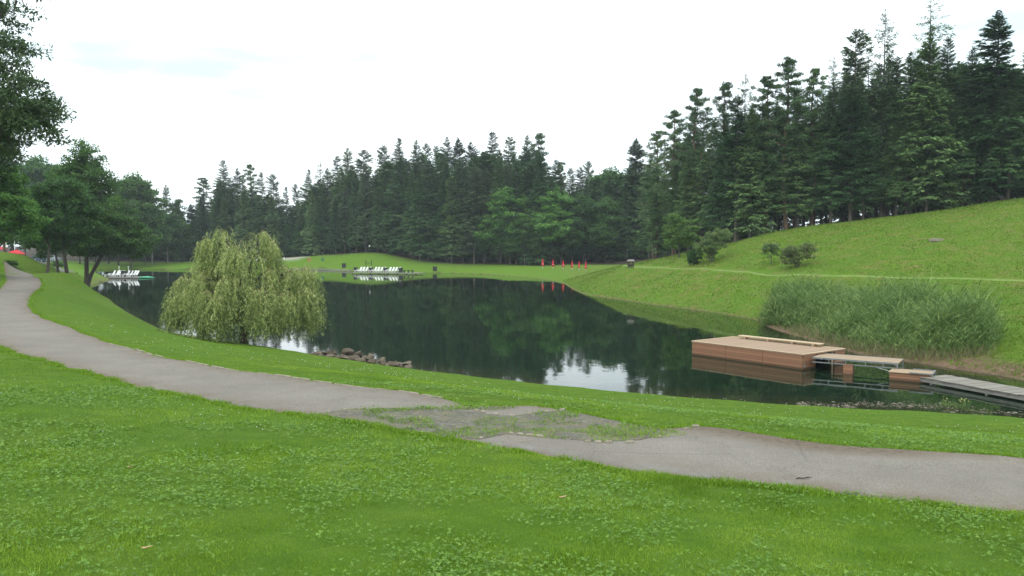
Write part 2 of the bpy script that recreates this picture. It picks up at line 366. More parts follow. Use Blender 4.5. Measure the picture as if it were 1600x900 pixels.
# fresh deck wood
def planks(name, c1, c2, axis, w, dark=.35, rough=.7):
    m, t, b, o = newmat(name); L_ = t.links.new
    tc = t.nodes.new("ShaderNodeTexCoord"); sp = t.nodes.new("ShaderNodeSeparateXYZ"); L_(tc.outputs['Object'], sp.inputs[0])
    dv = t.nodes.new("ShaderNodeMath"); dv.operation = 'DIVIDE'; L_(sp.outputs[axis], dv.inputs[0]); dv.inputs[1].default_value = w
    fr = t.nodes.new("ShaderNodeMath"); fr.operation = 'FRACT'; L_(dv.outputs[0], fr.inputs[0])
    fl = t.nodes.new("ShaderNodeMath"); fl.operation = 'FLOOR'; L_(dv.outputs[0], fl.inputs[0])
    wn = t.nodes.new("ShaderNodeTexWhiteNoise"); wn.noise_dimensions = '1D'; L_(fl.outputs[0], wn.inputs['W'])
    n = nz(t, 6, 5, .6); base = mixc(t, wn.outputs['Value'], c1, c2); base = mixc(t, n, base, mixc(t, .5, base, c2))
    g = ramp(t, fr.outputs[0], [(.0, (1,1,1)), (.09, (0,0,0)), (.91, (0,0,0)), (1, (1,1,1))])
    L_(mixc(t, g, base, tuple(k*dark for k in c2)), b.inputs['Base Color']); b.inputs['Roughness'].default_value = rough
    if axis == 2:
        wl = ramp(t, sp.outputs[2], [(.05, (.38,.42,.34)), (.13, (1,1,1))]); src = b.inputs['Base Color'].links[0].from_socket; L_(mixc(t, 1.0, src, wl, 'MULTIPLY'), b.inputs['Base Color'])
    inv = ramp(t, fr.outputs[0], [(.0, (0,0,0)), (.09, (1,1,1)), (.91, (1,1,1)), (1, (0,0,0))]); bump(t, b, inv, .8, .01)
    return m
M['clad'] = planks('board_cladding', (.34,.17,.092), (.23,.11,.06), 2, .085, .2)
M['deck'] = planks('deck_boards', (.39,.255,.165), (.31,.205,.13), 0, .12)
M['gang'] = planks('gangway_boards', (.42,.30,.19), (.33,.23,.145), 1, .14)
M['boards'] = planks('old_boards', (.29,.26,.215), (.18,.16,.13), 0, .19)
M['newwood'] = simple('new_timber', (.58,.44,.29), (.46,.34,.22), 3, .7, stretch=(1,10,10))

# ------------------------------------------------------------------ ground sheet
forest_px = [(250,409),(300,409),(430,404.5),(470,403),(500,400.5),(545,399.5),(577,396),(600,396.5),(640,402),(655,405),(700,411),(760,413.8),(850,414.8),(930,415),(1000,414)]
ang = np.concatenate([np.linspace(-37, 37, 620), np.linspace(39, 321, 110)]); ang = np.radians(ang)
rad = np.concatenate([[0.05], np.geomspace(.8, 260, 470), np.geomspace(280, 900, 14)])
AA, RR = np.meshgrid(ang, rad); X = RR*np.sin(AA); Y = RR*np.cos(AA)
Z = terr(X, Y)
na, nr = len(ang), len(rad)
idx = np.arange(nr*na).reshape(nr, na)
q = np.stack([idx[:-1, :], np.roll(idx, -1, 1)[:-1, :], np.roll(idx, -1, 1)[1:, :], idx[1:, :]], -1).reshape(-1, 4)[:, ::-1]
edge_pts = [PD(a, b, D)[:2] for a, b, D in [(-300,405,200),(250,409,197),(300,409,192),(430,404.5,184),(500,400.5,178),(577,396,172),(600,396.5,171),(640,402,165),(660,405,160),(700,411,157),(760,414,156),(850,415,151),(930,415,147),(1000,414,143),(1006,412,112),(1066,397,90)]]
edge_pts += [PD(a, b, D+2.5)[:2] for a, b, D in crest_px]
fpoly = np.array(edge_pts+[(140,80),(900,300),(900,1500),(-900,1500),(-900,330)])
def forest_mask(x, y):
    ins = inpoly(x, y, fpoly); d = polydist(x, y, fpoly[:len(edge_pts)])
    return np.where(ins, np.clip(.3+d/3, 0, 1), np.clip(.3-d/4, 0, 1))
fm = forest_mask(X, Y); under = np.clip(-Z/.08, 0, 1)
shc = np.vstack([shore_c, shore_c[:1]])
mudline = np.array([PZ(a, b, 0)[:2] for a, b in [(1185,503),(1215,512),(1264,524),(1337,548),(1446,566),(1600,588),(1760,614)]])
dmud = polydist(X, Y, mudline); dshore = polydist(X, Y, shc)
mud = np.clip(1.5-dmud/(.6+vnoise(X, Y, 1.5, 5)*.8), 0, 1)
mud = np.maximum(mud, np.clip(1-np.clip(dshore-.0, 0, 9)/(.12+.5*vnoise(X, Y, 1.2, 6)), 0, 1)*.55); shadeline = 0
leftmud = np.array([PZ(a, b, 0)[:2] for a, b in [(150,443),(172,438),(165,433)]]); mud = np.maximum(mud, np.clip(1-polydist(X, Y, leftmud)/2.2, 0, 1)*.4)
sandl = np.array([PD(a, b, D)[:2] for a, b, D in [(395,407,182),(430,406,180),(462,404,178)]]); sand = np.clip(1.4-polydist(X, Y, sandl)/2.5, 0, 1)
dryl = np.array([PD(a, b, D)[:2] for a, b, D in [(655,402,166),(690,408,160),(735,414,157)]])
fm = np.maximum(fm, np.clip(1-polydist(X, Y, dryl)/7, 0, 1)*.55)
dry = np.clip(np.where((X > 8) & (Y > 38), 1.0, .12)+np.where((X < -30) & (Y > 60) & (Y < 110), .4, 0)+np.where(Z > 4, .15, 0), 0, 1)
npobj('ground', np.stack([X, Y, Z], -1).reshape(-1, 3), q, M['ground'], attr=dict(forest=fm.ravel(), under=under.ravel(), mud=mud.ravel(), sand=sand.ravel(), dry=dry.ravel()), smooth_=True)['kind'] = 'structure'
# water sheet, only inside/near the shoreline
gx = np.arange(-125, 45, 1.2); gy = np.arange(16, 182, 1.2); WX, WY = np.meshgrid(gx, gy)
inside = inpoly(WX, WY, shore_c) | (polydist(WX, WY, shc) < 3.5)
wi = np.arange(WX.size).reshape(WX.shape)
cellok = inside[:-1, :-1] & inside[1:, :-1] & inside[:-1, 1:] & inside[1:, 1:]
wq = np.stack([wi[:-1, :-1], wi[:-1, 1:], wi[1:, 1:], wi[1:, :-1]], -1)[cellok]
wd = terr(WX, WY)
shal = np.clip(1.1+wd/.55, 0, 1)*np.where(WY < 60, 1, .5)
used = np.unique(wq); remap = np.full(WX.size, -1); remap[used] = np.arange(len(used))
npobj('lake', np.stack([WX.ravel(), WY.ravel(), np.zeros(WX.size)], -1)[used], remap[wq], M['water'], attr=dict(shallow=shal.ravel()[used]))['kind'] = 'structure'

# ------------------------------------------------------------------ path
def strip(name, A_, B_, mat, off, nL=260, nW=9, wob=.05):
    A_ = smooth(resample(A_[:, :2], n=nL), 1); B_ = smooth(resample(B_[:, :2], n=nL), 1)
    tt = np.linspace(0, 1, nW)[None, :, None]; P = A_[:, None, :]*(1-tt)+B_[:, None, :]*tt
    jit = (vnoise(P[..., 0], P[..., 1], .5, 3)-.5)*wob*2
    nrm = (B_-A_)/(np.linalg.norm(B_-A_, axis=1, keepdims=True)+1e-9)
    P[:, 0] += nrm*jit[:, :1]; P[:, -1] += nrm*jit[:, -1:]
    z = terr(P[..., 0], P[..., 1])+off; i = np.arange(nL*nW).reshape(nL, nW)
    qq = np.stack([i[:-1, :-1], i[:-1, 1:], i[1:, 1:], i[1:, :-1]], -1).reshape(-1, 4)
    e = np.abs(np.linspace(-1, 1, nW))[None].repeat(nL, 0)**3
    z[:, 0] -= off+.03; z[:, -1] -= off+.03
    V = np.concatenate([P, z[..., None]], -1).reshape(-1, 3)
    v0, v1, v2 = V[qq[0, 0]], V[qq[0, 1]], V[qq[0, 2]]
    if np.cross(v1-v0, v2-v0)[2] < 0: qq = qq[:, ::-1]
    ob = npobj(name, V, qq, mat, attr=dict(edge=e.ravel()), smooth_=True); ob['kind'] = 'structure'; return ob
# both edges are matched by distance from the eye so the cross-sections stay square to the path
def match(Afar, Bnear, n=300):
    A2 = resample(Afar[:, :2], n=2000); B2 = resample(Bnear[:, :2], n=2000); As = A2[np.linspace(0, 1999, n).astype(int)]; k = 0; out_ = []
    for p in As:
        seg = B2[k:k+400]; j = k+int(np.argmin(np.linalg.norm(seg-p, axis=1))); k = max(k, j); out_.append(B2[k])
    out_ = np.array(out_); out_[-1] = B2[-1]; out_[0] = B2[0]
    return As, smooth(out_, 30)
Ap, Bp = match(far_edge, near_edge)
def strip_pts(name, A_, B_, mat, off, nW=11):
    nL = len(A_); tt = np.linspace(0, 1, nW)[None, :, None]; P = A_[:, None, :]*(1-tt)+B_[:, None, :]*tt
    dl_ = np.array([PZ(a, b, ZP)[:2] for a, b in [(1085,667),(1200,684),(1300,697),(1400,702)]]); dirt = np.clip(1.5-polydist(P[..., 0], P[..., 1], dl_)/(.15+.3*vnoise(P[..., 0], P[..., 1], .5, 41)), 0, 1)
    warm = np.clip((P[..., 1]-13.6+.6*(P[..., 0]+7))/.25, 0, 1)
    z = terr(P[..., 0], P[..., 1])+off; z[:, 0] -= off+.03; z[:, -1] -= off+.03; i = np.arange(nL*nW).reshape(nL, nW)
    qq = np.stack([i[:-1, :-1], i[:-1, 1:], i[1:, 1:], i[1:, :-1]], -1).reshape(-1, 4)
    V = np.concatenate([P, z[..., None]], -1).reshape(-1, 3)
    c = np.cross(V[qq[:, 1]]-V[qq[:, 0]], V[qq[:, 2]]-V[qq[:, 0]])[:, 2]
    if np.median(c) < 0: qq = qq[:, ::-1]
    e = np.abs(np.linspace(-1, 1, nW))[None].repeat(nL, 0)**3
    ob = npobj(name, V, qq, mat, attr=dict(edge=e.ravel(), dirt=dirt.ravel(), warm=warm.ravel()), smooth_=True); ob['kind'] = 'structure'; return ob
strip_pts('path', Ap, Bp, M['asphalt'], .018, 25)
real_path = np.vstack([Ap, Bp[::-1]])
# second stretch behind the crest, and the trail on the right bank
pa = np.array([PD(a, b, D)[:2] for a, b, D in [(46,421,89),(75,419.5,93),(104,418,97),(118,417,101)]]); pb = np.array([PD(a, b, D)[:2] for a, b, D in [(50,424,84),(78,423,87),(108,421,91),(124,419,96)]])
strip('path', pa, pb, M['asphalt'], .05, 40, 5)
M['gravel'] = simple('gravel', (.20,.25,.08), (.13,.205,.03), 1.5, .95)
tr2 = resample(trail[:, :2], step=1); dv = np.gradient(tr2, axis=0); dv /= np.linalg.norm(dv, axis=1, keepdims=True); nn = np.stack([-dv[:, 1], dv[:, 0]], 1)
strip('trail', tr2-nn*.2, tr2+nn*.2, M['gravel'], .05, len(tr2)*2, 3, .1)
# cobbled patch
cob_px = [(505,652),(520,646),(560,643),(640,641),(700,643),(745,645),(770,650),(800,652),(840,647),(885,642),(920,648),(970,660),(1020,670),(1035,678),(1000,690),(940,695),(860,690),(790,683),(745,691),(700,686),(640,677),(580,666),(540,659)]
cob = np.array([PZ(a, b, ZP+.03)[:2] for a, b in cob_px])
strip('cobbled_patch', np.array([PZ(a, b, ZP)[:2] for a, b in [(500,651),(520,646),(560,643),(640,641),(700,643),(745,645),(770,650),(800,652),(840,647),(885,642),(920,648),(970,660),(1020,670),(1040,679)]]),
    np.array([PZ(a, b, ZP)[:2] for a, b in [(502,654),(540,661),(580,668),(640,678),(700,688),(745,694),(790,684),(860,691),(940,696),(1000,692),(1040,681)]]), M['cobble'], .028, 240, 24, .06)
# edging stones
eb = MB()
for line in [[(503,651),(530,645),(580,642),(640,641)],[(728,640),(770,650),(800,653)],[(800,653),(850,647),(890,641)],[(740,693),(765,687),(790,681),(850,687),(930,695),(1000,695)],[(1030,686),(1060,677),(1085,668),(1100,667)]]:
    P = resample(np.array([PZ(a, b, ZP) for a, b in line]), step=.125)
    for p, p2 in zip(P[:-1], P[1:]):
        if random.random() < .3: continue
        a_ = math.atan2(p2[1]-p[1], p2[0]-p[0])+random.uniform(-.3, .3)
        eb.box((p[0], p[1], tz(p[0], p[1])+.024), (random.uniform(.06,.11), random.uniform(.04,.06), .04), a_, bev=.012)
M['edgestone'] = simple('edge_stone', (.31,.27,.21), (.20,.17,.12), 9, .85, bmp=.4)
eb.build('stone_edging', M['edgestone'])['kind'] = 'structure'
kb = MB(); P = resample(smooth(np.array([PZ(a, b, ZP) for a, b in [(170,534),(250,557),(330,572),(450,590),(560,602),(640,613),(695,622)]]), 1), step=.5)
for p, p2 in zip(P[:-1], P[1:]):
    a_ = math.atan2(p2[1]-p[1], p2[0]-p[0])
    kb.box(((p[0]+p2[0])/2+random.uniform(-.02,.02), (p[1]+p2[1])/2+random.uniform(-.02,.02), tz(p[0], p[1])-.008), (.46, .05, .07), a_, bev=.012)
kb.build('kerb', M['edgestone'])['kind'] = 'structure'
# ------------------------------------------------------------------ the air: one closed box of thin haze round everything
hz = MB().box((0, 0, 24), (1900, 1900, 64)); m_ = bpy.data.materials.new('haze'); m_.use_nodes = True; t_ = m_.node_tree; t_.nodes.clear()
ho = t_.nodes.new("ShaderNodeOutputMaterial"); pv = t_.nodes.new("ShaderNodeVolumePrincipled"); pv.inputs['Color'].default_value = (.86, .94, 1.0, 1); pv.inputs['Density'].default_value = .00033; pv.inputs['Anisotropy'].default_value = 0
t_.links.new(pv.outputs[0], ho.inputs['Volume']); hb_ = hz.build('haze', m_); hb_['kind'] = 'stuff'; hb_['label'] = 'thin pale summer haze over the lake and woods'
def hit(px, py, d0=3, d1=260):
    """where the sight line through a photo pixel meets the ground (or the water)"""
    Ds = np.geomspace(d0, d1, 1500); d = ray(px, py); x = d[0]/d[1]*Ds; z = CH+d[2]/d[1]*Ds; g_ = np.maximum(terr(x, Ds), 0)
    k = np.nonzero(z <= g_)[0]
    i = k[0] if len(k) else len(Ds)-1
    return float(x[i]), float(Ds[i]), float(g_[i])
# ------------------------------------------------------------------ vegetation builders
def unit(v): return v/(np.linalg.norm(v, axis=-1, keepdims=True)+1e-9)
def rhombi(B, D, S, ln, wd):
    D = unit(D); S = unit(S-D*np.sum(S*D, -1, keepdims=True)); ln = np.asarray(ln)[:, None]; wd = np.asarray(wd)[:, None]
    V = np.stack([B, B+D*ln*.42+S*wd*.5, B+D*ln, B+D*ln*.42-S*wd*.5], 1).reshape(-1, 3)
    return V, np.arange(len(V)).reshape(-1, 4)
def tree_mesh(trunkMB, crownV, crownQ, v, leafm, barkm):
    """returns an (unlinked-root) prototype: Empty > trunk, crown"""
    return dict(t=trunkMB, V=crownV, Q=crownQ, v=v, lm=leafm, bm=barkm)
def conifer(seed, h=22., Rm=3.4, z0=.1, nb=420, ns=26, lm='spruce', bm='bark', prof=1.0, up=.45, droop=.5, sl=.5, sw=.15, tr=.24, hang=.5, gap=0., top=.05, stubs=0):
    g = np.random.default_rng(seed)
    u = np.sort(g.random(nb)**.72); z = h*(z0+(.995-z0)*u); z = z+(np.round(z/.5)*.5-z)*.25
    t = np.clip((z/h-z0)/(1-z0), 0, 1)
    lobes = 1+.22*np.sin(g.random()*6+z*1.1)+g.normal(0, .16, nb)
    az = g.random(nb)*2*np.pi
    side = 1+.22*np.sin(az+g.random()*6+z*.25)
    Lb = Rm*np.clip(1-t, 0, 1)**prof*lobes*side*np.clip(.55+t*5, 0, 1)+top*g.uniform(.6, 1.2, nb)
    keepm = g.random(nb) > gap; z, t, Lb, az = z[keepm], t[keepm], Lb[keepm], az[keepm]; nb = len(z)
    s = g.random((nb, ns))**.62; sl_ = up*t-droop*(1-t)+.7*np.clip((t-.8)/.2, 0, 1)          # slope: up at the top, down at the foot
    curve = (s**2)*.22*(1-t)[:, None]
    r = Lb[:, None]*s
    swy = g.normal(0, 1, (nb, ns))*Lb[:, None]*.16*s**.7*(1.1-s*.5)
    ca, sa = np.cos(az)[:, None], np.sin(az)[:, None]
    x = r*ca-swy*sa; y = r*sa+swy*ca; zz = z[:, None]+Lb[:, None]*(sl_[:, None]*s+curve)-np.abs(g.normal(0, .16, (nb, ns)))*hang*2*np.clip((1-t)[:, None]*3, .1, 1)
    B = np.stack([x, y, zz], -1).reshape(-1, 3)
    out = np.stack([ca+0*s, sa+0*s, 0*s], -1).reshape(-1, 3); lat = np.stack([-sa+0*s, ca+0*s, 0*s], -1).reshape(-1, 3)
    k = len(B); a = g.normal(0, .7, k)[:, None]
    D = out*np.cos(a)+lat*np.sin(a); D[:, 2] += (np.repeat(sl_, ns)*.6-hang*g.random(k))
    S = unit(lat*np.cos(a)-out*np.sin(a)+g.normal(0, .5, (k, 3)))
    fac = np.repeat(np.clip(.13+Lb/Rm*1.7, .13, 1.1), ns)
    V, Q = rhombi(B, D, S, sl*fac*g.uniform(.6, 1.4, k), sw*fac*g.uniform(.6, 1.4, k))
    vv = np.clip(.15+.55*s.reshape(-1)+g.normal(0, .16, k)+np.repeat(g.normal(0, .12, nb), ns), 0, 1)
    # leader
    mb = MB(); lean = g.normal(0, .1, 2)
    mb.tube([(0, 0, -.6), (0, 0, .15), (lean[0]*.2, lean[1]*.2, h*.3), (0, 0, h*.7), (0, 0, h*.985)], [tr*1.3, tr, tr*.8, tr*.4, .02], 7)
    for i in range(0, nb, 3):                                       # limbs
        a_ = az[i]; L_ = Lb[i]*.8
        mb.tube([(0, 0, z[i]), (math.cos(a_)*L_*.5, math.sin(a_)*L_*.5, z[i]+L_*.5*sl_[i]), (math.cos(a_)*L_, math.sin(a_)*L_, z[i]+L_*sl_[i]+L_*.1)], [.035, .02, .006], 3, False)
    for i in range(stubs):
        a_ = g.random()*6.28; zz_ = h*g.uniform(.05, z0+.06); L_ = g.uniform(.3, 1.3)
        mb.tube([(0, 0, zz_), (math.cos(a_)*L_, math.sin(a_)*L_, zz_-.1*L_)], [.02, .006], 3, False)
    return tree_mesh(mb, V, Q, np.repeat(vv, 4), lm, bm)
def clumps(g, C, rad, per, ln, wd, upb=.4):
    n = len(C)*per; c = np.repeat(C, per, 0); rr = np.repeat(rad, per)[:, None]
    d = unit(g.normal(0, 1, (n, 3))); d[:, 2] = d[:, 2]*.7+.12
    P = c+d*rr*(g.random((n, 1))**.45)*np.array([1, 1, .62])
    D = unit(d+g.normal(0, .7, (n, 3))+np.array([0, 0, -.25])); S = g.normal(0, 1, (n, 3)); S[:, 2] *= .4
    V, Q = rhombi(P, D, S, ln*g.uniform(.6, 1.4, n), wd*g.uniform(.6, 1.4, n))
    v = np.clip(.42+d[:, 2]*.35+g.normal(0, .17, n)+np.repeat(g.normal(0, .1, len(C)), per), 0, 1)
    return V, Q, np.repeat(v, 4)
def limb(mb, a, b, r0, r1, g, sag=.1, n=5, k=4):
    a = np.array(a, float); b = np.array(b, float); L_ = np.linalg.norm(b-a); P = []
    off = g.normal(0, .06*L_, 3)
    for i in range(n+1):
        s = i/n; p = a*(1-s)+b*s+off*math.sin(s*math.pi); p[2] += math.sin(s*math.pi)*sag*L_*.5; P.append(p)
    mb.tube(P, [r0*(1-i/n)+r1*i/n for i in range(n+1)], k, False)
def broadleaf(seed, h, lobes, ncl, per, crad, ln, wd, lm='broad', bm='bark', tr=.2, trunks=((0, 0),), fork=.3, lean=(0, 0)):
    """lobes: (cx,cy,cz,rx,ry,rz,weight)"""
    g = np.random.default_rng(seed); lw = np.array([l[6] for l in lobes], float); lw /= lw.sum(); C = []; 
    for l, wt in zip(lobes, lw):
        k = max(3, int(ncl*wt)); d = unit(g.normal(0, 1, (k, 3))); rr = g.random((k, 1))**.40
        C.append(np.array(l[:3])+d*rr*np.array(l[3:6]))
    C = np.concatenate(C); rad_ = crad*g.uniform(.55, 1.35, len(C))
    V, Q, v = clumps(g, C, rad_, per, ln, wd)
    mb = MB(); topz = h*fork
    for (tx, ty) in trunks:
        fx, fy = tx*.5+lean[0], ty*.5+lean[1]
        mb.tube([(tx*.04, ty*.04, -.6), (tx*.08, ty*.08, .15), (tx*.25+lean[0]*.2, ty*.25+lean[1]*.2, topz*.3), (tx*.8+lean[0]*.4, ty*.8+lean[1]*.4, topz*.65), (tx+fx*.6, ty+fy*.6, topz)], [tr*1.4, tr*1.1, tr*.95, tr*.85, tr*.7], 8, False)
        b0 = np.array([tx+fx*.6, ty+fy*.6, topz])
        sc = [np.array(l[:3]) for l in lobes]
        for c_ in sc:
            m_ = b0*.45+c_*.55; limb(mb, b0, m_, tr*.6, tr*.38, g); limb(mb, m_, c_+np.array([0, 0, .1]), tr*.38, tr*.14, g)
    allc = np.array([l[:3] for l in lobes])
    for c_ in C[g.random(len(C)) < .55]:
        a_ = allc[np.argmin(np.linalg.norm(allc-c_, axis=1))]; limb(mb, a_*.75+c_*.25+np.array([0, 0, -.15]), c_, .035, .01, g, n=3, k=3)
    return tree_mesh(mb, V, Q, v, lm, bm)
PROTO = {}
def plant(kind, name, x, y, z, sxy=1, sz=1, rz=0, label=None, cat='tree', group=None, stem='trunk', leaf='crown'):
    """every tree: Empty > trunk, crown ; first use of a kind builds the meshes, later ones copy the objects"""
    p = PROTO[kind]
    root = empty(name, (x, y, z), rz, label, cat, group); root.scale = (sxy, sxy, sz)
    if 'objs' not in p:
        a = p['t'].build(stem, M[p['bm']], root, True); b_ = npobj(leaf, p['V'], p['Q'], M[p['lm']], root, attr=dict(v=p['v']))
        p['objs'] = (a, b_)
    else:
        for s_, nm in zip(p['objs'], (stem, leaf)):
            c = s_.copy(); c.name = nm; COL.objects.link(c); c.parent = root
    return root
H = 22.
PROTO['sp1'] = conifer(1, Rm=3.4, z0=.13, nb=520, ns=46, sw=.115, prof=.78, stubs=12)
PROTO['sp2'] = conifer(2, Rm=2.9, z0=.10, nb=480, ns=38, sw=.115, prof=.7, stubs=12)
PROTO['sp3'] = conifer(3, Rm=3.9, z0=.16, nb=520, ns=46, sw=.12, prof=.85, up=.5, stubs=14)
PROTO['sp4'] = conifer(4, Rm=2.4, z0=.22, nb=360, ns=26, prof=.7, gap=.15, stubs=20)
PROTO['sp5'] = conifer(5, Rm=3.5, z0=.06, nb=640, ns=34, prof=.8, sl=.55, sw=.2)
PROTO['fl1'] = conifer(6, Rm=3.4, z0=.14, nb=230, ns=24, sl=.8, sw=.3, prof=.6)          # inner forest trees
PROTO['fl2'] = conifer(7, Rm=4.4, z0=.01, nb=360, ns=26, sl=.9, sw=.32, prof=.75)
PROTO['la1'] = conifer(11, Rm=2.5, z0=.25, nb=300, ns=22, lm='larch', bm='bark', prof=.6, up=.35, droop=.1, sl=.42, sw=.09, hang=.9, gap=.2, stubs=20, tr=.2)
PROTO['la2'] = conifer(12, Rm=3.3, z0=.35, nb=120, ns=34, lm='larch', bm='bark', prof=.7, up=.25, droop=.05, sl=.42, sw=.085, hang=.9, gap=.25, stubs=24, tr=.2)
PROTO['la3'] = conifer(13, Rm=2.9, z0=.12, nb=420, ns=30, lm='larch', prof=.55, up=.4, droop=.3, sl=.5, sw=.14, hang=.6, tr=.2)
def pine(seed, z0=.5, Rm=2.9, n=26):
    g = np.random.default_rng(seed); lob = []
    mb = MB(); h = 22.; kx, ky = g.normal(0, .25, 2)
    mb.tube([(0, 0, -.6), (0, 0, .2), (kx, ky, h*.35), (kx*.3, -ky, h*.7), (0, 0, h*.97)], [.32, .26, .2, .13, .04], 8)
    C = []; Rr = []
    for i in range(n):
        u = i/(n-1); z = h*(z0+(.985-z0)*u); a = i*2.4+g.normal(0, .3); L_ = (Rm*(1-u)**.52*min(1, .55+u*2)+.35)*g.uniform(.5, 1.15)
        for s in np.arange(.35, 1.01, .22):
            C.append((math.cos(a)*L_*s+g.normal(0, .25), math.sin(a)*L_*s+g.normal(0, .25), z+L_*s*.22+g.normal(0, .15))); Rr.append((.34+.25*s*g.random()+.12*(1-u))*(1-.45*u**3))
        limb(mb, (0, 0, z-.1), (math.cos(a)*L_, math.sin(a)*L_, z+L_*.2), .06, .015, g, n=3, k=3)
    for i in range(14):
        a = g.random()*6.28; z = h*g.uniform(.15, z0); L_ = g.uniform(.4, 1.6); limb(mb, (0, 0, z), (math.cos(a)*L_, math.sin(a)*L_, z+.1), .03, .008, g, n=2, k=3)
    V, Q, v = clumps(g, np.array(C), np.array(Rr), 95, .34, .085)
    return tree_mesh(mb, V, Q, v, 'pine', 'redbark')
PROTO['pi1'] = pine(21, .30, 4.0, 50); PROTO['pi2'] = pine(22, .42, 3.4, 36); PROTO['pi3'] = pine(23, .2, 4.3, 60)
PROTO['br1'] = broadleaf(31, 14, [(0,0,8.5,3.2,3,4.2,4),(-2.2,.5,6.2,2.4,2.4,2.6,2),(2.2,-.5,6,2.6,2.4,2.8,2),(.3,0,11.2,1.8,1.8,2.2,1.2),(0,-1.6,4.6,3,2,1.6,1.4)], 230, 120, .8, .34, .2, lm='maple', fork=.2)
PROTO['br2'] = broadleaf(32, 14, [(0,0,7.5,3.6,3.2,4,4),(-2.8,0,5,2.2,2,2.2,2),(2.8,.4,5.4,2.3,2.2,2.6,2),(1,0,10.6,2.2,2,2.2,1.4),(-1.2,0,10,1.8,1.8,2,1)], 230, 120, .8, .34, .2, lm='broad', fork=.2, tr=.12)
PROTO['br3'] = broadleaf(33, 14, [(0,0,9,2.4,2.2,4.4,3),(-1,0,5.4,2,2,2.4,1),(1,0,5.8,2.1,2,2.4,1)], 170, 110, .75, .32, .18, lm='broad', bm='palebark', fork=.35, tr=.14)
PROTO['bush'] = broadleaf(34, 2.4, [(0,0,1.2,1.5,1.2,1,3),(-.8,0,.9,.9,.9,.8,1),(.9,.1,1.0,.9,.8,.9,1)], 60, 90, .4, .2, .12, lm='broad', tr=.05, fork=.15, trunks=((0,0),(.2,.1),(-.2,0)))

# ------------------------------------------------------------------ the forest: skyline trees read one by one
def tree_at(kind, name, px, ytop, D, wfac, label, cat='tree', group=None, hb=None, Hp=22.):
    x, y, z = on_ground(px, D); zt = PD(px, ytop, D)[2]; s = (zt-z)/(hb or Hp)
    return plant(kind, name, x, y, z-.02, s*wfac, s, random.uniform(0, 6.28), label, cat, group)
NM = dict(sp='spruce_tree', pi='pine_tree', la='larch_tree', br='broadleaf_tree', fl='spruce_tree')
GR = 'trees of the forest behind the lake'
far = [ # kind, px, top, D, width factor, label
 ('sp2',262,288,204,.8,'slim little spruce whose point stands alone left of the gap in the far forest'),
 ('br3',278,300,206,.7,'thin wispy tree beside the slim spruce at the left end of the far forest'),
 ('pi3',320,277,200,1.2,'broad flat-topped pine that starts the far forest right of the sky gap'),
 ('sp5',300,318,199,1.0,'low dark spruce at the left foot of the flat-topped pine'),
 ('sp1',352,250,199,1.0,'tall spruce with a pale bare trunk line above the left dome of the willow'),
 ('sp2',373,262,203,.9,'dark spruce squeezed behind the spruce with the pale bare trunk'),
 ('pi1',393,257,200,1.0,'pine with tiered open branches above the gap between the willow domes'),
 ('sp4',411,268,199,.9,'narrow spruce just right of the tiered pine over the willow'),
 ('la3',429,272,197,1.1,'rounded soft green larch right of the willow top'),
 ('sp4',449,291,205,.8,'small dark spruce tip in the dip right of the rounded larch'),
 ('la3',464,287,206,.8,'pale small larch tip in the dip of the far forest'),
 ('sp1',484,264,194,.9,'spruce rising to the right of the dip in the far forest'),
 ('la1',502,249,197,.9,'spindly see-through tree between two spruces right of the dip'),
 ('sp2',513,262,193,1.1,'dark pointed spruce right beside the spindly see-through tree'),
 ('sp4',529,243,195,1.0,'ragged spruce left of the needle-sharp spruce above the green mound'),
 ('sp2',545,230,193,.85,'needle-sharp slim spruce above the left end of the green mound'),
 ('la3',569,234,188,1.3,'soft light green larch above the round dark bins by the mound'),
 ('la3',602,227,192,1.0,'pale larch with fine tip left of the twin tall spruces'),
 ('sp1',625,215,184,1.0,'tall spruce standing above the white loungers of the far bank'),
 ('sp3',651,217,182,.9,'tall spruce behind the right end of the far lounger row'),
 ('la3',666,224,190,.8,'faint pale larch between two spruces right of the loungers'),
 ('sp4',681,227,188,.9,'second faint tip right of the lounger row, ragged and narrow'),
 ('sp3',700,212,178,.95,'wide-shouldered spruce left in the tall centre block of the forest'),
 ('sp5',716,214,180,.8,'dense spruce tucked against the wide-shouldered one in the centre block'),
 ('sp2',736,221,178,1.0,'shorter spruce between the wide-shouldered and the highest centre spruce'),
 ('sp1',769,205,172,1.0,'highest spruce of the centre block, above the left pale maple'),
 ('sp4',795,213,171,1.1,'spruce with short stepped limbs right of the highest centre spruce'),
 ('sp3',823,209,172,.9,'spruce left of the open-limbed pine at the right end of the centre block'),
 ('pi2',842,207,170,1.0,'open-limbed pine ending the centre block beside the sky'),
 ('sp1',868,249,170,.9,'lower spruce at the start of the sky dip right of the centre block'),
 ('pi3',876,252,175,.9,'round-headed dark tree in the sky dip behind the pale maples'),
 ('sp4',890,262,172,1.0,'short ragged spruce in the middle of the right sky dip'),
 ('sp2',906,260,174,1.0,'second short spruce in the right sky dip'),
 ('la3',920,252,172,.9,'pale tip in the right sky dip above the last red parasol'),
 ('br2',948,248,166,1.2,'grey green rounded broadleaf tree above the small roofed stand'),
 ('sp5',993,216,158,1.05,'perfectly pointed dark spruce standing alone left of the high right-hand wood'),
 ('sp2',971,268,164,.9,'low spruce at the left flank of the perfectly pointed one'),
 ('sp3',1012,262,160,.9,'low spruce at the right flank of the perfectly pointed one'),
]
for k, px, yt, D, wf, lab in far:
    if k[:2] == 'sp': wf *= 1.3
    hb = 14. if k.startswith('br') else 22.
    tree_at(k, NM[k[:2]], px, yt, D, wf, lab, group=GR, hb=hb)
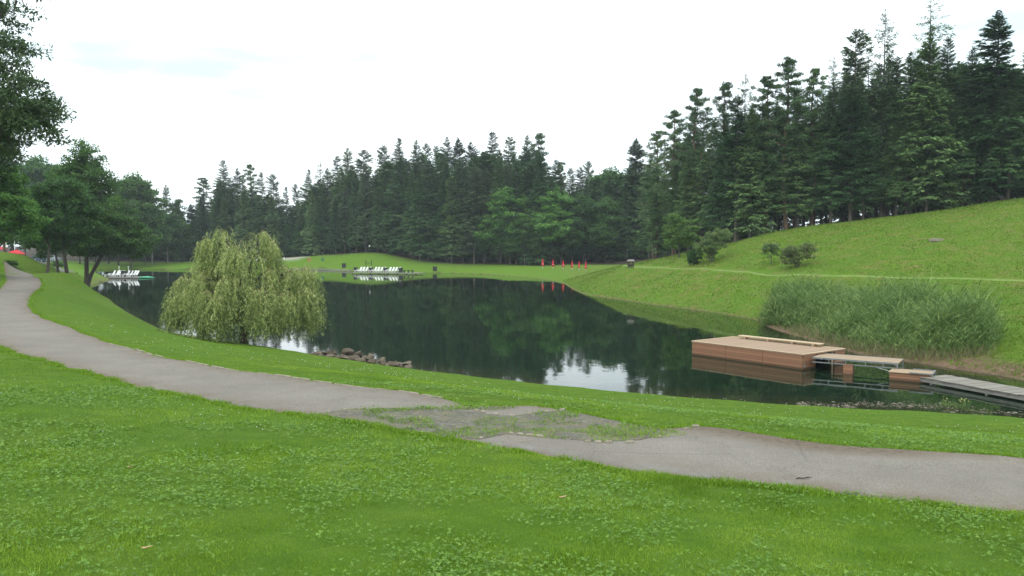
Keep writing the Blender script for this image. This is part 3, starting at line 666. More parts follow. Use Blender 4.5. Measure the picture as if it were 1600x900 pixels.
skx = [250]+[f[1] for f in far]; sk = sorted([(f[1], f[2]) for f in far]); skx = [a for a, _ in sk]; sky_ = [b for _, b in sk]
edx = [p[0]*F/p[1]*1.0+800 for p in edge_pts[:12]]; edy = [p[1] for p in edge_pts[:12]]
def edgeD(px): return float(np.interp(px, edx, edy))
FR = []
# front edge trees, lower than the skyline
for i, px in enumerate(np.arange(285, 1015, 17)):
    px = px+random.uniform(-6, 6); D = edgeD(px)+random.uniform(1.5, 5); top = float(np.interp(px, skx, sky_))
    k = random.choice(['sp1','sp2','sp3','sp5','sp2','la3']); yt = top+random.uniform(22, 62)
    _o = tree_at(k, NM[k[:2]], px, yt, D, random.uniform(.9, 1.25), None, group='front rank conifers of the far forest'); FR.append((px, _o, far, 'lower'))
for row, (o, lo, hi, step) in enumerate([(7, 24, 52, 19), (15, 22, 46, 21), (26, 34, 56, 22)]):
    for px in np.arange(150, 1040, step):
        px = px+random.uniform(-7, 7); D = edgeD(px)+o+random.uniform(-2, 3); top = float(np.interp(px, skx, sky_))
        k = random.choice(['fl1', 'sp2', 'sp4']) if row == 0 else 'fl2'
        if px < 300 : top = max(top, 330)
        tree_at(k, 'spruce_tree', px, top+random.uniform(lo, hi), D, random.uniform(1.0, 1.5), 'dark spruce deep inside the far forest, standing behind its front rank', group='inner trees of the far forest')
# pale maples and other broadleaf trees at the forest edge
for px, yt, D, wf, k, lab in [(797,290,156,1.25,'br1','pale green maple at the forest edge directly left of the red parasols'),
    (868,286,154,1.25,'br1','wide pale green maple at the forest edge behind the red parasols'),
    (912,296,153,1.0,'br2','duller green maple behind the right-hand red parasols'),
    (820,330,152,1.0,'br2','low leafy tree filling the space between the two pale maples'),
    (945,300,152,1.1,'br2','rounded broadleaf tree at the forest edge left of the small roofed stand'),
    (560,330,180,1.0,'br1','small bright leafed tree at the forest edge above the mound'),
    (552,345,179,.8,'br1','bright leafy branch hanging low over the green mound'),
    (755,330,158,.9,'br2','young leafy tree left of the pale maples'),
    (1034,335,114,.8,'br2','leafy tree in the dark corner where the hillside starts')]:
    tree_at(k, 'broadleaf_tree', px, yt, D, wf, lab, group='broadleaf trees at the forest edge', hb=13.6)
# ---- the wood on the right-hand hill
GR2 = 'trees of the wood on the right-hand hill'
cx_ = [c[0] for c in crest_px]; cD = [c[2] for c in crest_px]
def crestD(px): return float(np.interp(px, [1000]+cx_, [112]+cD))
hill = [
 ('pi3',1026,203,6,1.0,'lowest pine at the left corner of the hill wood, leaning out over the sky'),
 ('pi1',1052,172,3,1.1,'stepped pine second from the left corner of the hill wood'),
 ('pi1',1086,138,6,1.0,'tufted pine with rounded tip above the pale tree on the slope'),
 ('pi2',1130,127,6,1.0,'open pine whose stem shows against the sky right of the tufted pine'),
 ('la1',1161,111,8,.9,'see-through feathery larch between the open pine and the bushy pine'),
 ('sp4',1150,150,2,1.1,'dark spruce below the feathery larch'),
 ('pi3',1196,118,3,1.1,'bushy pine left of the pine with a bare spiky top'),
 ('pi2',1228,90,3,1.2,'big pine with bare spiky top and a long clean stem down to the crest'),
 ('pi1',1268,107,4,1.0,'round-shouldered pine right of the spiky-topped pine'),
 ('la1',1298,86,6,.9,'thin larch left of the broad soft larch'),
 ('la3',1331,46,5,1.1,'broad soft larch with a feathery rounded head'),
 ('la2',1352,70,9,.8,'nearly bare larch stem just right of the broad soft larch'),
 ('la1',1376,10,4,.85,'very tall slim larch with a long thin drooping tip'),
 ('sp4',1396,88,7,.9,'red-brown topped spruce between the two tallest larches'),
 ('sp2',1417,80,3,.9,'dark spruce at the foot of the tallest larch'),
 ('la2',1446,-6,5,1.15,'tallest larch, cut by the top of the picture, with long bare horizontal limbs'),
 ('sp1',1474,58,4,.9,'spruce standing tight against the right side of the tallest larch'),
 ('sp3',1513,72,3,.9,'spreading spruce left of the massive blue-green spruce'),
 ('sp5',1552,15,3,1.05,'massive dense blue-green spruce reaching high near the right edge'),
 ('sp1',1604,62,4,1.1,'spruce cut through by the right edge of the picture'),
 ('sp3',1575,110,1,.8,'lower spruce under the right shoulder of the massive one'),
]
for k, px, yt, dD, wf, lab in hill:
    if k[:2] == 'sp': wf *= 1.3
    tree_at(k, NM[k[:2]], px, yt, crestD(px)+dD, wf, lab, group=GR2)
hs = sorted([(f[1], f[2]) for f in hill]); hx = [a for a, _ in hs]; hy = [b for _, b in hs]
for row, (o, lo, hi, step) in enumerate([(3, 40, 100, 25), (8, 30, 75, 24), (16, 30, 80, 34), (27, 90, 150, 30)]):
    for px in np.arange(1022, 1680, step):
        px = px+random.uniform(-10, 10); D = crestD(px)+o+random.uniform(-1.5, 2); top = float(np.interp(px, hx, hy))
        k = random.choice(['sp1','sp2','sp4','sp3','pi1','sp5'] if row < 2 else (['sp1','fl1'] if row == 2 else ['fl2']))
        g_, l_ = (('front rank trees of the hill wood', 'dark tree in the front ranks of the hill wood, its tip below the skyline ones') if row < 2 else ('inner trees of the hill wood', 'dark tree deep inside the hill wood, standing behind its front ranks'))
        _o = tree_at(k, NM[k[:2]], px, top+random.uniform(lo, hi), D, random.uniform(.9, 1.2), l_, group=g_)
        if row < 2: FR.append((px, _o, hill, ['foremost', 'second-rank'][row]))
import re
def short(l):
    q_ = _short(l)
    return q_ if len(q_.split()) > 2 else ' '.join(l.split(',')[0].split()[:9])
def _short(l):
    return re.split(r' (?:above|right of|left of|behind|beside|between|tucked|squeezed|at the|that|standing|whose|in the|into|just|directly|right beside|rising|ending|reaching|cut|second from|leaning|and a|of the pine|tight|under|below|, )', l)[0].rstrip(',')
byn = {}
for px_, o_, tab, rk in sorted(FR, key=lambda q: q[0]):
    near = min(tab, key=lambda f: abs(f[1]-px_)); byn.setdefault((near[5], rk, px_ < 0), []).append((px_, o_, near, rk))
for (l0, rk, _), lst in byn.items():
    for j, (px_, o_, near, _r) in enumerate(lst):
        pos = '' if len(lst) == 1 else [' and left', ' and right'][j] if len(lst) == 2 else [' and leftmost', ' and left', ' and right', ' and rightmost'][min(j, 3)] if len(lst) > 3 else [' and left', ' and middle', ' and right'][j]
        kd = {'l': 'larch', 'p': 'pine', 's': 'spruce'}[o_.name[0]]
        t_ = f'{rk}{pos} {kd} in front of the {short(l0)}'
        if len(t_.split()) > 15: t_ = ' '.join(t_.split()[:15])
        o_['label'] = t_
# off-frame to the right and behind so that the edge does not end
for i in range(6):
    px = 1720+i*38; tree_at(random.choice(['sp1','sp3','pi1']), 'spruce_tree', px, 60+random.uniform(-30, 30), crestD(px)+4, 1, 'dark tree of the hill wood beyond the right edge of the picture', group='hill wood trees outside the picture')
# understorey bushes closing the foot of the far wood
for i, px in enumerate(np.arange(170, 1010, 30)):
    px = px+random.uniform(-8, 8); x, y, z = on_ground(px, edgeD(px)+random.uniform(8, 12)); s = random.uniform(1.1, 2.0)
    plant('bush', 'bush', x, y, z-.1, s*1.5, s*1.4, random.uniform(0, 6), 'dark bush under the trees along the foot of the far forest', 'bush', 'bushes at the foot of the far forest', stem='stem', leaf='foliage')

# ---- left side
PROTO['bank'] = broadleaf(41, 16, [(0,0,9.5,3.9,3.6,3.6,4),(-3.2,.6,7.2,3.0,3,3.0,2.4),(3.4,-.4,6.6,3.3,3,2.9,2.6),(.2,0,13,1.9,1.8,2.4,1.3),(-1.4,0,11.4,1.8,1.8,2.2,1),(1.6,-.6,11,1.6,1.6,2,1),(0,-2,5.0,5.2,2.5,1.7,2.6),(5.4,0,5.2,2.6,2.2,2,1.6),(-4.6,0,5.0,2.4,2.2,1.7,1.4),(2,1.5,4.8,4,2,1.6,1.2)], 560, 110, .75, .26, .15, lm='broad', bm='bark', tr=.26, fork=.22, trunks=((-.15,0),(1.1,.2)), lean=(.5,0))
tree_at('bank', 'bank_tree', 135, 214, 85, .95, 'dark forked tree leaning at the waterline beyond the curve of the path', hb=15.7)
COL.objects['bank_tree'].rotation_euler.z = 0
PROTO['small1'] = broadleaf(42, 9, [(0,0,5.5,2.4,2.2,2.6,3),(1.2,0,4.2,1.8,1.8,1.6,1),(-1.4,0,4.6,1.8,1.8,1.8,1),(.2,0,7.6,1.3,1.3,1.4,1)], 150, 100, .6, .24, .14, lm='broad', tr=.16, fork=.3, lean=(.5,0))
for px, yt, D, wf, lab in [(74,280,70,.9,'slim tree by the path, leftmost of the three between path and forked tree'),
                           (92,300,76,.85,'middle one of three slim trees beside the far path'),
                           (107,270,73,1.0,'crooked slim tree nearest the forked waterside tree')]:
    tree_at('small1', 'young_tree', px, yt, D, wf, lab, group='three slim trees beside the far path', hb=8.8)
tree_at('br2', 'broadleaf_tree', 205, 272, 168, 1.0, 'dark rounded tree across the inlet behind the forked tree', hb=12.6)
tree_at('br2', 'broadleaf_tree', 185, 300, 175, 1.2, 'dark tree half hidden between forked tree and rounded tree', hb=12.6)
tree_at('br3', 'broadleaf_tree', 262, 330, 186, 1.5, 'light green tree on a slender white trunk left of the willow', hb=13.2)
tree_at('br2', 'broadleaf_tree', 285, 344, 192, 1.0, 'reddish green tree between white-trunked tree and willow', hb=12.6)
tree_at('br3', 'broadleaf_tree', 238, 296, 178, 1.1, 'taller thin leafy tree in the gap right of the rounded tree across the inlet', hb=13.2)
tree_at('br2', 'broadleaf_tree', 228, 322, 176, 1.0, 'dark lower tree closing the gap right of the rounded tree across the inlet', hb=12.6)
tree_at('br2', 'broadleaf_tree', 236, 345, 192, 1.1, 'low leafy tree left of the white-trunked tree', hb=12.6)
for i, (px, yt, D) in enumerate([(20,250,175),(60,240,185),(100,262,180),(150,290,185),(-20,230,170),(40,300,172),(85,310,176),(125,318,178),(170,325,182)]):
    tree_at('br2' if i % 2 else 'fl1', 'background_tree', px, yt, D, 1.2, 'dark tree far behind the car park, seen through the left-hand trees', group='trees behind the car park', hb=13 if i % 2 else 22)
# the tall ash whose stem is outside the left edge
PROTO['ash'] = broadleaf(43, 20, [(0,0,15.5,3.2,3.2,4,2),(2.2,-.5,13.2,2.8,2.8,3,2),(3.0,0,9.6,2.8,2.8,2.6,2),(2.6,-.4,17.6,2.2,2.2,2.2,1.2),(-2,0,10,3,3,3,1.5),(3.4,0,8.0,2.6,2.6,1.5,1.6),(4.3,-.2,14.2,1.2,1.2,.6,.35),(4.6,0,18.3,1.1,1,.7,.35),(4.4,0,8.6,1.2,1.2,1,.5),(1,0,7.6,2.6,2.6,1.4,.8)], 520, 105, .62, .20, .085, lm='ash', bm='bark', tr=.32, fork=.15)
x, y, z = on_ground(-95, 38); plant('ash', 'tall_tree', x, y, z, 1.0, 1.0, 0, 'tall feathery-leaved tree filling the upper left corner, its stem outside the picture')
x, y, z = on_ground(-150, 52); plant('ash', 'tall_tree', x, y, z, 1.25, 1.0, 1.0, 'second tall leafy tree behind the corner tree at the left edge')
tree_at('br1', 'broadleaf_tree', -8, 236, 58, 1.1, 'leafy tree under the tall corner tree with low hanging green boughs', hb=13.6)
COL.objects['broadleaf_tree'].name  # keep
tree_at('pi3', 'pine_tree', 7, 215, 86, 1.0, 'tree with thick reddish trunk beside the red parasol at the left edge')
for px, D, s, lab in [(12,72,.36,'low brownish hedge bush on the grass mound left of the path'), (-40,60,.6,'dark bush at the left edge above the path'), (87,120,.5,'clipped little bush beside the parked cars')]:
    x, y, z = on_ground(px, D); plant('bush', 'bush', x, y, z-.05, s*1.4, s, 1.0, lab, 'bush', None, 'stem', 'foliage')

# ---- shrubs on the right-hand slope
PROTO['slope_tree'] = broadleaf(51, 5.4, [(0,0,3.1,1.7,1.5,1.5,3),(-.8,0,4.4,.9,.9,.8,1),(.9,0,2.4,1.2,1.1,1.2,1.4),(-.9,0,2.2,1.2,1.2,1.1,1.2),(1.7,0,3.9,.4,.4,.6,.25)], 120, 110, .42, .17, .10, lm='pale_tree', tr=.09, fork=.2)
PROTO['loose'] = broadleaf(52, 3.4, [(0,0,1.7,1.6,1.2,1.3,3),(.9,0,2.6,1.0,.8,.6,1.2),(-.8,0,1.4,1,.9,.9,1)], 90, 85, .36, .15, .09, lm='shrub', tr=.06, fork=.1, trunks=((0,0),(.2,.1),(-.2,0)))
PROTO['airy'] = broadleaf(53, 2.2, [(0,0,1.4,1.1,.9,.65,3),(-.6,0,1.7,.5,.5,.4,.7)], 40, 55, .28, .14, .07, lm='shrub', tr=.05, fork=.3)
PROTO['rusty'] = broadleaf(54, 2.4, [(0,0,1.1,1.8,1.3,.9,3),(1.1,0,1.7,.8,.8,.7,1),(-1,0,1.0,.9,.9,.7,1)], 90, 80, .34, .14, .08, lm='redshrub', tr=.05, fork=.1, trunks=((0,0),(.2,.1),(-.2,0)))
def shrub(k, name, px, yb, D, wpx, hpx, hb, wb, lab, grp=None):
    x, y, z = hit(px, yb, 40); D = y; sz = hpx*D/F/hb; sx = wpx*D/F/wb
    return plant(k, name, x, y, z-.03, sx, sz, 0, lab, 'shrub' if 'tree' not in name else 'tree', grp, 'trunk' if 'tree' in name else 'stem', 'crown' if 'tree' in name else 'foliage')
shrub('slope_tree', 'small_tree', 1061, 403, 86.5, 58, 70, 5.2, 4.2, 'small pale green tree standing free in front of the hill wood')
shrub('loose', 'shrub', 1112, 410, 80, 62, 52, 3.2, 4.0, 'loose pinkish green shrub right of the small pale tree')
shrub('bush', 'shrub', 1084, 414, 77, 26, 30, 2.3, 3.6, 'compact dark green shrub at the foot of the loose shrub')
shrub('airy', 'shrub', 1205, 414, 70, 38, 36, 2.1, 2.4, 'thin airy shrub on the slope, left of the pair')
shrub('rusty', 'shrub', 1246, 418, 68, 62, 42, 2.4, 4.2, 'dense olive shrub on the slope, right of the airy one')

# ---- weeping willow
def willow():
    g = np.random.default_rng(61); cx, cy = 0, 0; mb = MB(); tw = MB()
    # heads: start of limb tip arch (x,y,z, spread, droop end z)
    heads = [(-1.6,-.3,5.7,1.0,1.6),(1.45,0,5.5,.9,1.7),(3.5,.1,4.1,1.1,.7),(-1.0,-.2,6.15,1.5,1.3),(.9,.1,6.0,1.5,1.5),(.1,-.9,5.2,1.7,1.2),(-2.2,-.3,4.2,1.7,.8),(2.9,-.2,4.05,1.4,.7),(1.6,-.9,4.0,1.5,.7),(-3.2,.1,3.4,1.5,.45),(-1.6,-1.4,3.7,1.6,.5),(.2,-1.8,3.6,1.6,.4),(1.5,-1.9,3.0,1.5,.35),(3.3,.4,3.2,1.3,.6),
             (-.9,1.5,4.6,1.7,.8),(1.6,1.4,4.2,1.6,.8),(-2.9,-.9,2.7,1.4,.35),(-3.9,.2,2.2,.9,.35),(3.7,-.5,2.9,1.0,.6),(2.6,-1.5,2.7,1.2,.4),(-.6,-2.2,2.6,1.3,.3)]
    for _ in range(12):
        a_ = g.random()*6.28; r_ = g.uniform(1.4, 3.7); heads.append((math.cos(a_)*r_, math.sin(a_)*r_*.6, 4.75-r_*.62+g.normal(0, .35), g.uniform(.6, 1.2), g.uniform(.2, 1.2)))
    P0 = []; D0 = []; LN = []; TH = []
    for (hx_, hy_, hz_, sp, zend) in heads:
        base = np.array([0, 0, 1.0]); limb(mb, base, (hx_*.5, hy_*.5, hz_*.72), .16, .10, g, sag=.15); limb(mb, (hx_*.5, hy_*.5, hz_*.72), (hx_, hy_, hz_), .10, .05, g, sag=.25)
        o = unit(np.array([hx_, hy_, 0.001])); nar = int(g.integers(14, 26))
        for j in range(nar):
            a = g.normal(0, 1.15)+math.atan2(o[1], o[0]); rr = sp*g.uniform(.3, 1.15)
            pts = []; lift = g.uniform(.15, .65)
            for s in np.linspace(0, 1, 6):
                pts.append((hx_+math.cos(a)*rr*s*.9, hy_+math.sin(a)*rr*s*.9, hz_+lift*math.sin(s*2.2)*min(1, rr)-.55*rr*s*s))
            if j % 2 == 0: tw.tube(pts, [.016, .013, .011, .009, .008, .006], 3, False)
            for s in g.random(7):
                s = s**.6; p = np.array([hx_+math.cos(a)*rr*s*.9, hy_+math.sin(a)*rr*s*.9, hz_+lift*math.sin(s*2.2)*min(1, rr)-.55*rr*s*s])
                P0.append(p); D0.append((math.cos(a)*.5, math.sin(a)*.5, 0)); LN.append(max(.5, (p[2]-zend)*min(1, g.uniform(.3, 1.15)*(1 if p[2] < 4.5 else .85)))); TH.append(0)
    P0 = np.array(P0); D0 = np.array(D0); LN = np.array(LN); n = len(P0); m = 30
    LN = np.minimum(LN, P0[:, 2]-g.uniform(.08, .5, n))
    s = np.sort(g.random((n, m)), 1); sw_ = g.normal(0, .26, (n, 1, 2))
    X_ = P0[:, None, 0]+D0[:, None, 0]*.55*(1-np.exp(-s*3))+sw_[:, :, 0]*s+g.normal(0, .03, (n, m))
    Y_ = P0[:, None, 1]+D0[:, None, 1]*.55*(1-np.exp(-s*3))+sw_[:, :, 1]*s+g.normal(0, .03, (n, m))
    Z_ = P0[:, None, 2]-LN[:, None]*s
    B = np.stack([X_, Y_, Z_], -1).reshape(-1, 3); k = len(B)
    D = g.normal(0, .75, (k, 3)); D[:, 2] = -1; S = g.normal(0, 1, (k, 3)); S[:, 2] *= .2
    V, Q = rhombi(B, D, S, g.uniform(.10, .24, k), g.uniform(.022, .045, k))
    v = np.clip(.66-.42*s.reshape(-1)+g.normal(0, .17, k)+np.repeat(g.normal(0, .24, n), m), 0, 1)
    mb.tube([(0, 0, -.9), (0, 0, .3), (.05, 0, 1.2)], [.34, .27, .2], 8, False)
    return mb, tw, V, Q, np.repeat(v, 4)
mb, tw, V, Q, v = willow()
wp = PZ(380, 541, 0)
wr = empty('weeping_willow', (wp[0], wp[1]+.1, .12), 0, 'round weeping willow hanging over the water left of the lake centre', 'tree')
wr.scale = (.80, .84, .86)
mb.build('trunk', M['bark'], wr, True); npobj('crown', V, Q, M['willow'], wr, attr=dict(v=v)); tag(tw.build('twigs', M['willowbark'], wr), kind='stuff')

# ---- reed bed
g = np.random.default_rng(71)
front = np.array([PZ(a, b, 0.05)[:2] for a, b in [(1197,508),(1222,513),(1275,528),(1340,548),(1420,562),(1490,567),(1540,568)]])
back = np.array([PZ(a, b, .6)[:2] for a, b in [(1200,492),(1240,480),(1310,484),(1380,500),(1440,507),(1510,518),(1555,540)]])
fr = resample(front, n=60); bk = resample(back, n=60)
n = 10500; u = g.random(n); v_ = g.random(n)**.85; i = u*59; i0 = np.floor(i).astype(int).clip(0, 58); f = (i-i0)[:, None]
A2 = fr[i0]*(1-f)+fr[i0+1]*f; B2 = bk[i0]*(1-f)+bk[i0+1]*f; P = A2*(1-v_[:, None])+B2*v_[:, None]
P += g.normal(0, .22, P.shape)
hmul = .38+.7*vnoise(P[:, 0], P[:, 1], 1.1, 8)+.5*vnoise(P[:, 0], P[:, 1], 3.0, 7)
hmul *= np.clip(.45+v_*2.2, 0, 1)*(1-.35*np.exp(-((u-.38)/.07)**2))*np.clip(.4+u*9, 0, 1)*np.clip(.45+(1-u)*8, 0, 1)
Hh = 1.5*hmul*np.where(g.random(n) < .06, g.uniform(1.1, 1.4, n), g.uniform(.6, 1.08, n)); zb = terr(P[:, 0], P[:, 1])-.05
lean = g.normal(0, .16, (n, 2))+np.array([-.03, 0]); 
B = np.stack([P[:, 0], P[:, 1], zb], -1)
VV = []; QQ = []; vv = []; off = 0
def push(V, Q, v):
    global off
    VV.append(V); QQ.append(Q+off); vv.append(v); off += len(V)
# stems
D = np.concatenate([lean, np.ones((n, 1))], 1)
V, Q = rhombi(B, D, g.normal(0, 1, (n, 3))*[1, 1, .1], Hh, np.full(n, .016)); push(V, Q, np.full(len(V), .35))
for j in range(6):
    s = g.uniform(.25, 1, n); base = B+unit(D)*(Hh*s)[:, None]; a = g.random(n)*6.28
    d = np.stack([np.cos(a), np.sin(a), g.uniform(.2, 1.6, n)], -1); V, Q = rhombi(base, d, g.normal(0, 1, (n, 3)), Hh*.27*g.uniform(.5, 1.4, n)+.08, g.uniform(.018, .04, n))
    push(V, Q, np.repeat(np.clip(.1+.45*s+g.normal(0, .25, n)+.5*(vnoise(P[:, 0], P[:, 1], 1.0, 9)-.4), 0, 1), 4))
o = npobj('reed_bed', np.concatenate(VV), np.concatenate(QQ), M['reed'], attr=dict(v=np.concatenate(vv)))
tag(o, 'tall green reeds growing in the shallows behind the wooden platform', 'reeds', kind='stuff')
# dry sedge along the foot of the reeds
n = 3000; u = .24+g.random(n)*.76; i = u*59; i0 = np.floor(i).astype(int).clip(0, 58); f = (i-i0)[:, None]
P = fr[i0]*(1-f)+fr[i0+1]*f+g.normal(0, .3, (n, 2)); zb = terr(P[:, 0], P[:, 1])-.03
B = np.stack([P[:, 0], P[:, 1], zb], -1); d = np.concatenate([g.normal(0, .35, (n, 2)), np.ones((n, 1))], 1)
V, Q = rhombi(B, d, g.normal(0, 1, (n, 3)), g.uniform(.2, .65, n)*(1-.7*np.exp(-(u/.08)**2)), g.uniform(.012, .025, n))
tag(npobj('dry_sedge', V, Q, M['reeddry'], attr=dict(v=np.repeat(g.random(n), 4))), 'straw coloured sedge fringing the foot of the reeds', 'sedge', kind='stuff')

# ------------------------------------------------------------------ lawn: real blades and clover near the camera
M['blade'] = leafmat('grass_blades', [(.085,.17,.010),(.165,.30,.018),(.32,.45,.05)], .3, 0, .5)
M['clover'] = leafmat('clover_leaves', [(.07,.15,.016),(.13,.255,.028),(.23,.37,.07)], .25, 0, .5)
g = np.random.default_rng(81)
gx = np.arange(-46, 46.01, .25); gy = np.arange(0, 75.01, .25); GX, GY = np.meshgrid(gx, gy); GZ = terr(GX, GY)
GPd = np.minimum(polydist(GX, GY, np.vstack([Ap])), polydist(GX, GY, Bp)); GPi = inpoly(GX, GY, real_path); GPs = np.where(GPi, -GPd, GPd)
def bil(G, x, y):
    fx = np.clip((x-gx[0])/.25, 0, len(gx)-1.001); fy = np.clip((y-gy[0])/.25, 0, len(gy)-1.001); i = fx.astype(int); j = fy.astype(int); fx -= i; fy -= j
    return (G[j, i]*(1-fx)+G[j, i+1]*fx)*(1-fy)+(G[j+1, i]*(1-fx)+G[j+1, i+1]*fx)*fy
cobw = np.array([PZ(a, b, ZP)[:2] for a, b in cob_px])
def scatter(n, r0, r1, pw, amax=36):
    r = (r0**pw+(r1**pw-r0**pw)*g.random(n))**(1/pw); a = np.radians(g.uniform(-amax, amax, n)); x = r*np.sin(a); y = r*np.cos(a)
    z = bil(GZ, x, y); sd = bil(GPs, x, y)
    lim = -.06-.22*vnoise(x, y, .35, 12)**2*vnoise(x, y, 1.3, 11)
    tuft = np.zeros(len(x), bool)
    for (a_, b_, rr, ry) in [(742,680,.42,.3),(985,679,.75,.32),(745,640,.55,.22),(690,642,.5,.12),(772,662,.35,.3),(1000,668,.3,.25),(960,686,.3,.15)]:
        c = PZ(a_, b_, ZP); tuft |= ((x-c[0])/rr)**2+((y-c[1])/ry)**2 < .5+.9*vnoise(x, y, .15, 13)
    wk = inpoly(x, y, cobw) & (vnoise(x, y, .22, 47)*vnoise(x, y, .9, 48) > .40); tuft |= wk; tuft &= sd < -.05; z = z+np.where(tuft, .035, 0)
    ok = ((sd > lim) | tuft) & (z > .06) & ~((y > 27) & (x > 7))
    return x[ok], y[ok], z[ok], r[ok], sd[ok]
def blades(n, r0, r1, pw, hgt, wid):
    x, y, z, r, sd = scatter(n, r0, r1, pw); n = len(x)
    hm = (.55+.9*vnoise(x, y, .9, 14)*vnoise(x, y, .23, 15)*1.6)*np.where(np.abs(sd) < .15, 1.35, 1)
    hh = hgt*hm*g.uniform(.5, 1.3, n)*np.clip((z-.06)/.25+.35, .35, 1); ww = wid*g.uniform(.6, 1.4, n)
    d = np.concatenate([g.normal(0, .55, (n, 2)), np.ones((n, 1))], 1); S = np.concatenate([g.normal(0, 1, (n, 2)), np.zeros((n, 1))], 1)
    d = unit(d); S = unit(S-d*np.sum(S*d, -1, keepdims=True)); B = np.stack([x, y, z-.01], -1)
    V = np.stack([B-S*ww[:, None]/2, B+S*ww[:, None]/2, B+d*hh[:, None]], 1).reshape(-1, 3)
    vcol = np.clip(.46+.6*(vnoise(x, y, 1.7, 16)-.5)+.45*(vnoise(x, y, .35, 17)-.5)+g.normal(0, .2, n), 0, 1)
    return V, np.repeat(vcol, 3)
def edgeblades(n):
    E = np.vstack([Ap[:-1], Bp[:-1]]); E2 = np.vstack([Ap[1:], Bp[1:]]); ok_ = np.linalg.norm(E-E2, axis=1) < 1.2; E, E2 = E[ok_], E2[ok_]; wgt = np.linalg.norm(E-E2, axis=1)/np.linalg.norm(E, axis=1)**.8*np.where((E[:, 1] > 0) & (E[:, 1] < 60), 1, 0); i = g.choice(len(E), n, p=wgt/wgt.sum()); t_ = g.random((n, 1)); P = E[i]*(1-t_)+E2[i]*t_; P = P+g.normal(0, .06, (n, 2))*(.5+1.2*vnoise(P[:, 0], P[:, 1], .3, 44))[:, None]
    x, y = P[:, 0], P[:, 1]; z = bil(GZ, x, y); r = np.hypot(x, y); k = vnoise(x, y, .25, 45)+g.normal(0, .1, n) > .38; x, y, z, r = x[k], y[k], z[k], r[k]; n = len(x)
    hh = g.uniform(.02, .06, n)*(.5+vnoise(x, y, .3, 46)); ww = g.uniform(.005, .009, n)*(1+r/14); d = unit(np.concatenate([g.normal(0, .6, (n, 2)), np.ones((n, 1))], 1)); S = unit(np.concatenate([g.normal(0, 1, (n, 2)), np.zeros((n, 1))], 1)); B = np.stack([x, y, z], -1)
    V = np.stack([B-S*ww[:, None]/2, B+S*ww[:, None]/2, B+d*hh[:, None]], 1).reshape(-1, 3); return V, np.repeat(np.clip(g.normal(.5, .2, n), 0, 1), 3)
parts_ = [edgeblades(110000), blades(400000, 3.3, 9, 1.2, .034, .005), blades(280000, 8, 20, 1.2, .034, .010), blades(200000, 18, 62, 1.1, .028, .028)]
V = np.concatenate([p[0] for p in parts_]); v = np.concatenate([p[1] for p in parts_])
tag(npobj('grass', V, np.arange(len(V)).reshape(-1, 3), M['blade'], attr=dict(v=v)), 'short bright green lawn grass on both sides of the path', 'grass', kind='stuff')
# clover: three rounded leaflets facing up
x, y, z, r, sd = scatter(120000, 3.3, 15, 1.2)
k = (vnoise(x, y, 1.1, 18)*.6+vnoise(x, y, .4, 19)*.5) > g.uniform(.38, 1.0, len(x)); x, y, z, r = x[k], y[k], z[k], r[k]; n = len(x)
VV = []; QQ = []; off = 0; vv = []
hh = g.uniform(.018, .045, n); sz = g.uniform(.005, .0105, n)*(1+r/16); a0 = g.random(n)*6.28; nrm_t = g.normal(0, .28, (n, 2)); vcl = np.clip(.45+g.normal(0, .22, n), 0, 1)
for j in range(3):
    a = a0+j*2.09; D = np.stack([np.cos(a), np.sin(a), nrm_t[:, 0]*np.cos(a)+nrm_t[:, 1]*np.sin(a)+.1], -1); S = np.stack([-np.sin(a), np.cos(a), -nrm_t[:, 0]*np.sin(a)+nrm_t[:, 1]*np.cos(a)], -1)
    B = np.stack([x, y, z+hh], -1); s_ = sz[:, None]
    V = np.stack([B, B+D*s_*.55+S*s_*.5, B+D*s_*1.1+S*s_*.3, B+D*s_*1.1-S*s_*.3, B+D*s_*.55-S*s_*.5], 1).reshape(-1, 3)
    VV.append(V); QQ.append(np.arange(len(V)).reshape(-1, 5)+off); off += len(V); vv.append(np.repeat(vcl, 5))
tag(npobj('clover', np.concatenate(VV), np.concatenate(QQ), M['clover'], attr=dict(v=np.concatenate(vv))), 'clover leaves mixed into the lawn in the foreground', 'clover', kind='stuff')
# tiny white clover heads
x, y, z, r, sd = scatter(800, 9, 30, 1.3); k = (sd > .4) & (vnoise(x, y, 2.5, 22) > .5); x, y, z, r = x[k], y[k], z[k], r[k]; fb = MB()
for a_, b_, c_, d_ in zip(x, y, z, r):
    s_ = .003+.0003*d_; c0 = np.array([a_, b_, c_+.04]); fb.add([c0+[0,0,-s_], c0+[s_,0,0], c0+[0,s_,0], c0+[-s_,0,0], c0+[0,-s_,0], c0+[0,0,s_]], [(0,2,1),(0,3,2),(0,4,3),(0,1,4),(5,1,2),(5,2,3),(5,3,4),(5,4,1)])
tag(fb.build('clover_flowers', M['white']), 'tiny white clover blossoms on the strip of lawn between path and lake', 'flowers', kind='stuff')
